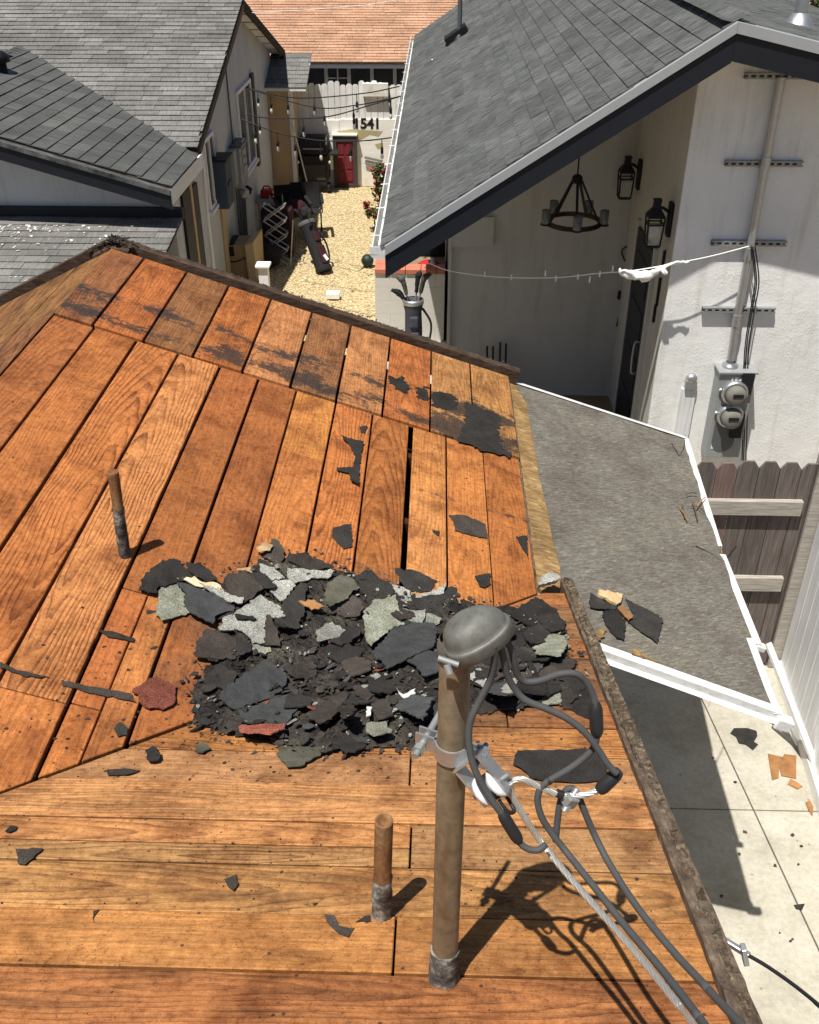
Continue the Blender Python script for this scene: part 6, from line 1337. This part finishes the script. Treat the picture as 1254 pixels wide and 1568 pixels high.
frs = [
 (ZA([(60,400),(110,270),(230,180),(340,170),(400,230),(470,300),(390,330),(200,380),(200,420),(130,420)]), 'felt', 'long black felt fragment at the heap corner beside the upper vent pipe', .030),
 (ZA([(410,200),(520,195),(640,330),(560,340),(470,290)]), 'felt', 'black wedge of felt behind the cream paper strip', .028),
 (ZA([(230,360),(330,350),(380,390),(420,440),(400,500),(450,570),(330,600),(230,630),(180,580),(210,480)]), 'granule_moss', 'grey-green granule fragment at the heap edge towards the upper vent pipe', .016),
 (ZA([(340,350),(410,355),(520,400),(690,460),(770,530),(760,560),(700,560),(620,600),(610,650),(460,580),(390,490),(420,430)]), 'felt_blue', 'dark grey slab overlapping the grey-green granule fragment', .026),
 (ZA([(390,325),(470,300),(530,345),(640,350),(700,410),(740,450),(620,400),(480,370)]), 'cream', 'cream torn paper strip between two black fragments', .034),
 (ZA([(500,370),(620,390),(830,460),(820,520),(740,500),(690,460)]), 'granule', 'slim pale granule strip below the cream paper', .024),
 (ZA([(690,320),(720,285),(850,255),(980,400),(840,500),(830,460),(730,440)]), 'felt_brown', 'brownish felt fragment with two creases next to the cream paper', .036),
 (ZA([(780,560),(960,440),(1110,530),(1150,620),(1060,610),(1010,580),(990,650),(990,800),(900,800),(870,740),(790,690),(760,700),(660,700),(680,610),(760,590)]), 'granule', 'large speckled grey granule fragment in the upper heap', .022),
 (ZA([(1000,590),(1030,580),(1080,690),(1110,810),(980,800)]), 'felt_brown', 'upright dark strip crossing the large speckled granule fragment', .038),
 (ZA([(770,580),(900,590),(930,620),(780,610)]), 'felt', 'thin dark sliver on the large speckled granule fragment', .034),
 (ZA([(480,790),(560,690),(700,710),(780,770),(770,920),(620,910),(480,890)]), 'felt_brown', 'rounded grey-brown felt flap below the dark grey slab', .030),
 (ZA([(770,680),(830,780),(900,800),(880,860),(780,890)]), 'felt', 'black triangular shard beside the rounded felt flap', .036),
 (ZA([(1040,20),(1100,40),(1140,120),(1100,215),(960,140),(1040,90)]), 'felt_brown', 'dark fragment at the top tip of the heap', .026),
 (ZA([(930,90),(1000,40),(1050,70),(1030,110),(960,120)]), 'tan_wood', 'tan wood chip at the top tip of the heap', .034),
 (ZA([(790,240),(890,230),(900,275),(850,255),(780,262)]), 'tan_wood', 'flat tan chip above the brownish creased fragment', .024),
 (ZA([(950,210),(1060,230),(1140,320),(1050,330),(960,260)]), 'granule', 'grey granule fragment under the top tip of the heap', .020),
 (ZA([(1050,340),(1200,315),(1220,370),(1150,460),(1110,480),(1030,410)]), 'granule', 'bright grey granule square near the top of the heap', .026),
 (ZA([(910,290),(990,290),(1080,370),(1050,400),(980,400)]), 'felt', 'small black shard beside the bright granule square', .034),
 (ZA([(1120,490),(1254,350),(1300,360),(1290,480),(1254,680),(1080,690),(1060,610),(1150,620)]), 'felt', 'large black felt fragment in the middle of the heap', .032),
 (ZB([(0,150),(120,130),(330,220),(340,250),(200,260),(0,190)]), 'felt_brown', 'long dark slab along the upper edge of the heap', .026),
 (ZB([(0,240),(60,240),(340,280),(300,320),(180,310),(60,370),(0,330)]), 'granule', 'pale granule fragment under the long dark slab', .018),
 (ZB([(270,480),(290,360),(400,290),(490,330),(520,390),(430,470),(310,535)]), 'felt_olive', 'olive-brown lump propped up over a hollow in the heap', .050),
 (ZB([(80,490),(200,470),(270,530),(180,550)]), 'orange_wood', 'rusty orange chip in the middle of the heap', .040),
 (ZB([(500,300),(620,250),(700,330),(760,350),(790,430),(700,470),(600,480),(540,400)]), 'felt', 'crumpled black tar lump at the upper edge of the heap', .034),
 (ZB([(560,560),(630,480),(720,470),(800,440),(830,560),(930,640),(780,680),(680,760),(620,820),(580,780),(570,640)]), 'granule_moss', 'mossy pale granule fragment above the blue-grey slab', .024),
 (ZB([(620,860),(740,740),(780,670),(950,640),(1080,640),(1110,700),(1080,820),(960,870),(840,930),(740,980),(700,930)]), 'felt_blue', 'large smooth blue-grey slab behind the weatherhead', .048),
 (ZB([(860,910),(1000,850),(1130,860),(1120,1000),(1010,1050),(950,960)]), 'felt_blue', 'dusty blue-grey slab end beside the top of the mast', .038),
 (ZB([(790,240),(920,250),(1110,330),(1060,420),(900,410),(860,370),(830,330)]), 'felt', 'flat black felt patch stuck across two orange boards', .004),
 (ZB([(770,360),(860,380),(930,440),(1060,420),(1160,380),(1150,440),(960,460),(950,540),(830,500)]), 'granule', 'ragged pale granule strip edging the flat black felt patch', .012),
 (ZB([(920,460),(1150,430),(1170,370),(1254,380),(1254,500),(1140,610),(1080,580),(960,540)]), 'felt', 'broad dark felt fragment behind the weatherhead', .020),
 (ZB([(850,540),(950,560),(1060,580),(1140,620),(1100,660),(980,630)]), 'granule_moss', 'mossy granule strip above the blue-grey slab end', .022),
 (ZB([(210,700),(330,650),(430,710),(400,740),(290,770),(220,800)]), 'granule', 'grey granule fragment in the centre of the heap', .030),
 (ZB([(300,770),(390,740),(480,680),(540,700),(530,740),(400,820)]), 'felt', 'black shard overlapping the central granule fragment', .042),
 (ZC([(560,410),(620,330),(860,170),(930,150),(1060,260),(1050,330),(960,410),(690,510),(640,490)]), 'felt_blue', 'big smooth dark grey slab at the front of the heap', .060),
 (ZC([(690,520),(890,460),(1060,400),(1130,350),(1150,480),(1050,620),(740,600)]), 'felt_blue', 'second grey slab tucked under the big smooth one', .032),
 (ZC([(700,630),(1040,610),(1040,650),(940,690),(710,670)]), 'red_granule', 'layered reddish strip under the two grey slabs', .026),
 ([(203,1055),(225,1042),(240,1035),(270,1050),(268,1075),(250,1086),(222,1082)], 'red_granule', 'brick-red granule chunk lying on the orange boards', .014),
 ([(423,1156),(430,1146),(500,1143),(505,1150),(460,1173),(440,1174)], 'felt_olive', 'flat olive slab at the front lip of the heap', .012),
 (ZC([(10,810),(70,780),(120,830),(110,880),(30,890)]), 'felt', 'small black chunk on the valley line', .012),
 (ZC([(380,790),(440,750),(500,800),(440,840),(390,830)]), 'felt_olive', 'small olive-black chunk on the lower boards in front of the heap', .010),
 (ZD([(710,360),(760,400),(850,370),(850,400),(770,430),(720,410)]), 'white_scrap', 'curled white scrap left of the mast', .040),
 (ZD([(490,490),(530,490),(520,550),(485,555)]), 'white_scrap', 'tiny white scrap in the dark rubble', .040),
 (ZD([(610,120),(650,95),(685,150),(680,190),(630,195)]), 'felt_blue', 'small grey stone chip standing in the rubble', .040),
 (ZD([(120,500),(330,380),(350,420),(250,560),(150,640),(60,560)]), 'felt_brown', 'dark cracked felt piece in the front rubble', .036),
 (ZD([(390,340),(440,330),(490,360),(550,400),(500,440),(400,400)]), 'felt_brown', 'brown tilted shard in the front rubble', .044),
 (ZH([(200,450),(330,440),(390,570),(270,600),(180,540)]), 'felt', 'square black felt piece beside the mossy rake board', .014),
 (ZH([(60,690),(220,680),(250,780),(100,790)]), 'felt', 'black felt piece right of the weatherhead', .014),
 (ZH([(110,790),(240,780),(200,850),(160,830)]), 'felt_blue', 'small bluish shard between black felt pieces', .018),
 (ZH([(270,1000),(400,930),(560,960),(570,1100),(560,1170),(400,1100)]), 'felt', 'large black felt sheet under the arching cable', .012),
 (ZH([(60,830),(150,810),(260,940),(260,1010),(120,1030),(40,960)]), 'felt', 'black felt sheet behind the mast cables', .014),
 (ZH([(-60,600),(40,600),(60,690),(-20,700)]), 'felt', 'dark felt shard hidden under the weatherhead', .014),
]
for (pl, mt_, lb_, lf) in frs: fragment(F, pl, mt_, lb_, lift=lf, th=.0045 if 'granule' in mt_ or 'blue' in mt_ else .0035)
fragment('stone_chunk', ZH([(200,250),(220,190),(290,155),(350,190),(330,215),(250,240)]), 'granule', 'grey mortar chunk on the end of the mossy rake board', 'chunk', lift=.05, th=.02)
for pl, lb_, mt_ in ((ZH([(550,310),(740,400),(730,420),(620,415),(550,400)]), 'narrow black felt scrap on the grey patio felt', 'felt'), (ZH([(640,430),(740,400),(800,490),(790,625),(740,610),(660,510)]), 'pointed black felt scrap on the grey patio felt', 'felt'), (ZH([(800,340),(1055,470),(1020,640),(820,500),(850,460)]), 'large black felt square on the grey patio felt', 'felt')):
    fragment('felt_scrap', pl, mt_, lb_, 'scrap', onplane=onPat, lift=.004, th=.004)
fragment('wood_chip', ZH([(620,275),(780,310),(770,350),(740,380),(610,310)]), 'tan_wood', 'thick tan wood chip on the black felt scraps', 'wood chip', onplane=onPat, lift=.022, th=.014, tilt=.1)
fragment('wood_chip', ZH([(745,400),(780,390),(850,470),(820,490)]), 'orange_wood', 'orange wood chip on the large black felt square', 'wood chip', onplane=onPat, lift=.014, th=.006)
fragment('wood_chip', ZH([(570,590),(660,540),(640,610),(600,640)]), 'osb', 'yellow torn patch of bare deck at the rake board', 'wood chip', onplane=onPat, lift=.003, th=.004)
fragment('wood_chip', ZH([(845,680),(990,760),(1060,800),(980,770),(840,720)]), 'osb', 'yellow bare deck sliver along the white patio edge', 'wood chip', onplane=onPat, lift=.003, th=.004)
t = thing('dry_twigs', onPat(1075, 775), 'small heap of dry brown twigs on the grey patio felt', 'twigs'); rg = random.Random(8)
for (a, b) in (((1050, 760), (1066, 758)), ((1066, 780), (1080, 764)), ((1060, 770), (1068, 800)), ((1040, 778), (1052, 800)), ((1058, 776), (1078, 786)), ((1044, 775), (1048, 795))):
    pa_, pb_ = onPat(*a)+V((0, 0, .008)), onPat(*b)+V((0, 0, .012)); MB().tube(smooth_path([pa_, pa_.lerp(pb_, .5)+V((0, .01, .006)), pb_], 4), .0035, 5).build('twig', 'bark' if rg.random() < .6 else 'orange_wood', t)
# felt left stuck to the boards
scr = [
 (Z3([(510,1150),(600,1150),(720,1200),(735,1285),(640,1265),(550,1240),(540,1190)]), 'grey felt patch stuck across one orange board above the rubble', 'felt_brown'),
 (Z3([(415,1240),(460,1240),(455,1270)]), 'tiny black triangle of felt next to the grey felt patch', 'felt'),
 (Z3([(895,1275),(960,1270),(965,1400),(930,1330)]), 'black felt tear at the eave beside the patio roof', 'felt'),
 (Z3([(660,1500),(750,1485),(752,1545),(720,1568),(690,1560)]), 'black felt corner behind the weatherhead', 'felt'),
 (ZM_([(360,865),(430,885),(465,890),(455,960),(440,1090),(405,1070),(400,1030),(345,1020),(345,1005),(420,1000),(430,950),(400,900)]), 'hooked black felt strip on a honey-coloured board', 'felt'),
 (ZM_([(450,815),(485,810),(475,845),(455,838)]), 'small black felt fleck above the hooked strip', 'felt'),
 (Z7([(900,20),(975,5),(980,100),(945,110),(895,60)]), 'black felt square between the hooked strip and the rubble', 'felt'),
 (Z5([(280,900),(380,920),(600,960),(620,1000),(430,960),(285,925)]), 'long grey felt strip pointing at the brick-red chunk', 'felt_brown'),
 (Z5([(0,815),(60,845),(150,870),(230,890),(120,885),(0,842)]), 'thin dark felt streak across the wavy grained board', 'felt_brown'),
 (Z5([(450,668),(530,680),(615,708),(610,725),(490,700)]), 'narrow grey felt sliver on the filler strip', 'felt_brown'),
 (Z5([(520,1120),(548,1090),(585,1120),(580,1150),(540,1158)]), 'small round black felt piece left of the rubble', 'felt'),
 (zz([(210,880),(240,780),(720,770),(870,830),(890,990),(620,1003),(340,980),(310,940)], 740, 980, .2168), 'wide black felt rectangle on the lower boards under the cables', 'felt'),
 (ZW_([(65,545),(180,540),(105,608),(75,605)]), 'dark triangular felt scrap on the lower boards near the valley', 'felt_brown'),
 (ZW_([(935,670),(985,650),(995,690),(975,717),(950,700)]), 'dark jagged felt scrap on the lower boards left of the rusty pipe', 'felt_brown'),
 (ZW_([(388,800),(415,797),(392,852)]), 'small pointed felt scrap across a lower board seam', 'felt_brown'),
 (ZW_([(20,470),(45,445),(72,450),(40,475)]), 'small dark felt scrap near the triangular one', 'felt'),
 (ZV([(210,710),(250,715),(270,755),(335,765),(310,805),(270,790),(225,745)]), 'dark crooked felt scrap beside the rusty pipe', 'felt_brown'),
 (ZV([(340,740),(380,715),(400,712),(402,738)]), 'black felt tongue at the foot of the rusty pipe', 'felt'),
 (ZW_([(440,215),(540,210),(585,215),(530,235),(450,235)]), 'flat dark felt smear at the valley foot', 'felt_brown'),
]
TP = 'tar_patch'
for pl, lb_ in ((Z3([(600,510),(670,525),(770,560),(805,590),(800,700),(820,780),(870,790),(865,825),(780,800),(660,765),(560,720),(600,640)]), 'broad black tar patch on the last upper boards by the patio roof'),
 (Z3([(410,455),(470,445),(555,470),(560,550),(500,555),(420,530)]), 'black tar patch on the third upper board from the patio roof'),
 (Z3([(165,360),(260,365),(300,430),(260,455),(170,400)]), 'narrow black tar patch high on a mottled upper board'), (Z3([(320,420),(390,415),(395,500),(340,490)]), 'small square tar patch between two larger ones')):
    fragment(TP, pl, 'felt', lb_, 'tar patch', lift=.0135, th=.0008, tilt=0, jag=.010, curl=.1)
for pl, lb_, mt_ in scr: fragment('felt_scrap', pl, mt_, lb_, 'scrap', lift=.0075, th=.002, tilt=.0, jag=.002, curl=.4)
# loose shards of the heap
rg = random.Random(71); made = 0     # larger torn sheets, overlapping
while made < 62:
    px, py = (rg.uniform(320, 680), rg.uniform(905, 1140)) if made < 28 else (rg.uniform(730, 890), rg.uniform(930, 1085))
    p = onR(px, py)
    if not pin(p.x, p.y) or pdist(p.x, p.y) < .05: continue
    made += 1; r = rg.uniform(15, 34)*(1 if made < 29 else 1.15); a0 = rg.random()*6.28; n = rg.randint(4, 7); el = rg.uniform(.45, .8)
    pl = [(px+cos(a0+2*pi*k/n+(dj := rg.uniform(-.35, .35)))*r*rg.uniform(.7, 1.2), py+sin(a0+2*pi*k/n+dj)*r*el*rg.uniform(.7, 1.2)) for k in range(n)]
    u_ = rg.random(); mt_, adj = ('felt', 'charcoal felt') if u_ < .52 else ('felt_brown', 'brownish felt') if u_ < .82 else ('felt_blue', 'mid-grey felt') if u_ < .90 else ('granule', 'grey granule') if u_ < .96 else ('granule_moss', 'grey-green granule')
    fragment(F, pl, mt_, 'torn hand-sized %s sheet lying in the valley rubble heap' % adj, group='torn %s sheets in the rubble' % adj, lift=rg.uniform(.012, .034)*(.5 if px > 730 else 1), th=.005, tilt=.13, seed=made)
rg = random.Random(61); made = 0
while made < 150:
    px, py = rg.uniform(270, 900), rg.uniform(880, 1165)
    if made % 3: px, py = rg.gauss(480, 110), rg.gauss(1085, 45)
    p = onR(px, py)
    if not pin(p.x, p.y) or pdist(p.x, p.y) < .015: continue
    made += 1; mb = MB(); r = rg.uniform(.010, .034)*(1 if py > 1010 or px > 700 else .65)
    chip(mb, (p.x, p.y, roofz(p.x, p.y)+mound(p.x, p.y)+rg.uniform(.010, .024)*(.4 if px > 740 else 1)), r, rnorm(p.x, p.y), rg.uniform(.002, .004), .30 if px < 740 else .12, None, rg.randint(5, 8), rg)
    u_ = rg.random(); mt_, adj = ('felt', 'black felt') if u_ < .55 else ('felt_brown', 'brown-black felt') if u_ < .8 else ('felt_blue', 'grey slate-like') if u_ < .9 else ('granule', 'grey granule') if u_ < .97 else ('red_granule', 'reddish granule')
    tag(mb.build(F, mt_), 'loose palm-sized %s shard in the valley rubble heap' % adj, 'shingle fragment', 'loose %s shards in the rubble' % adj)
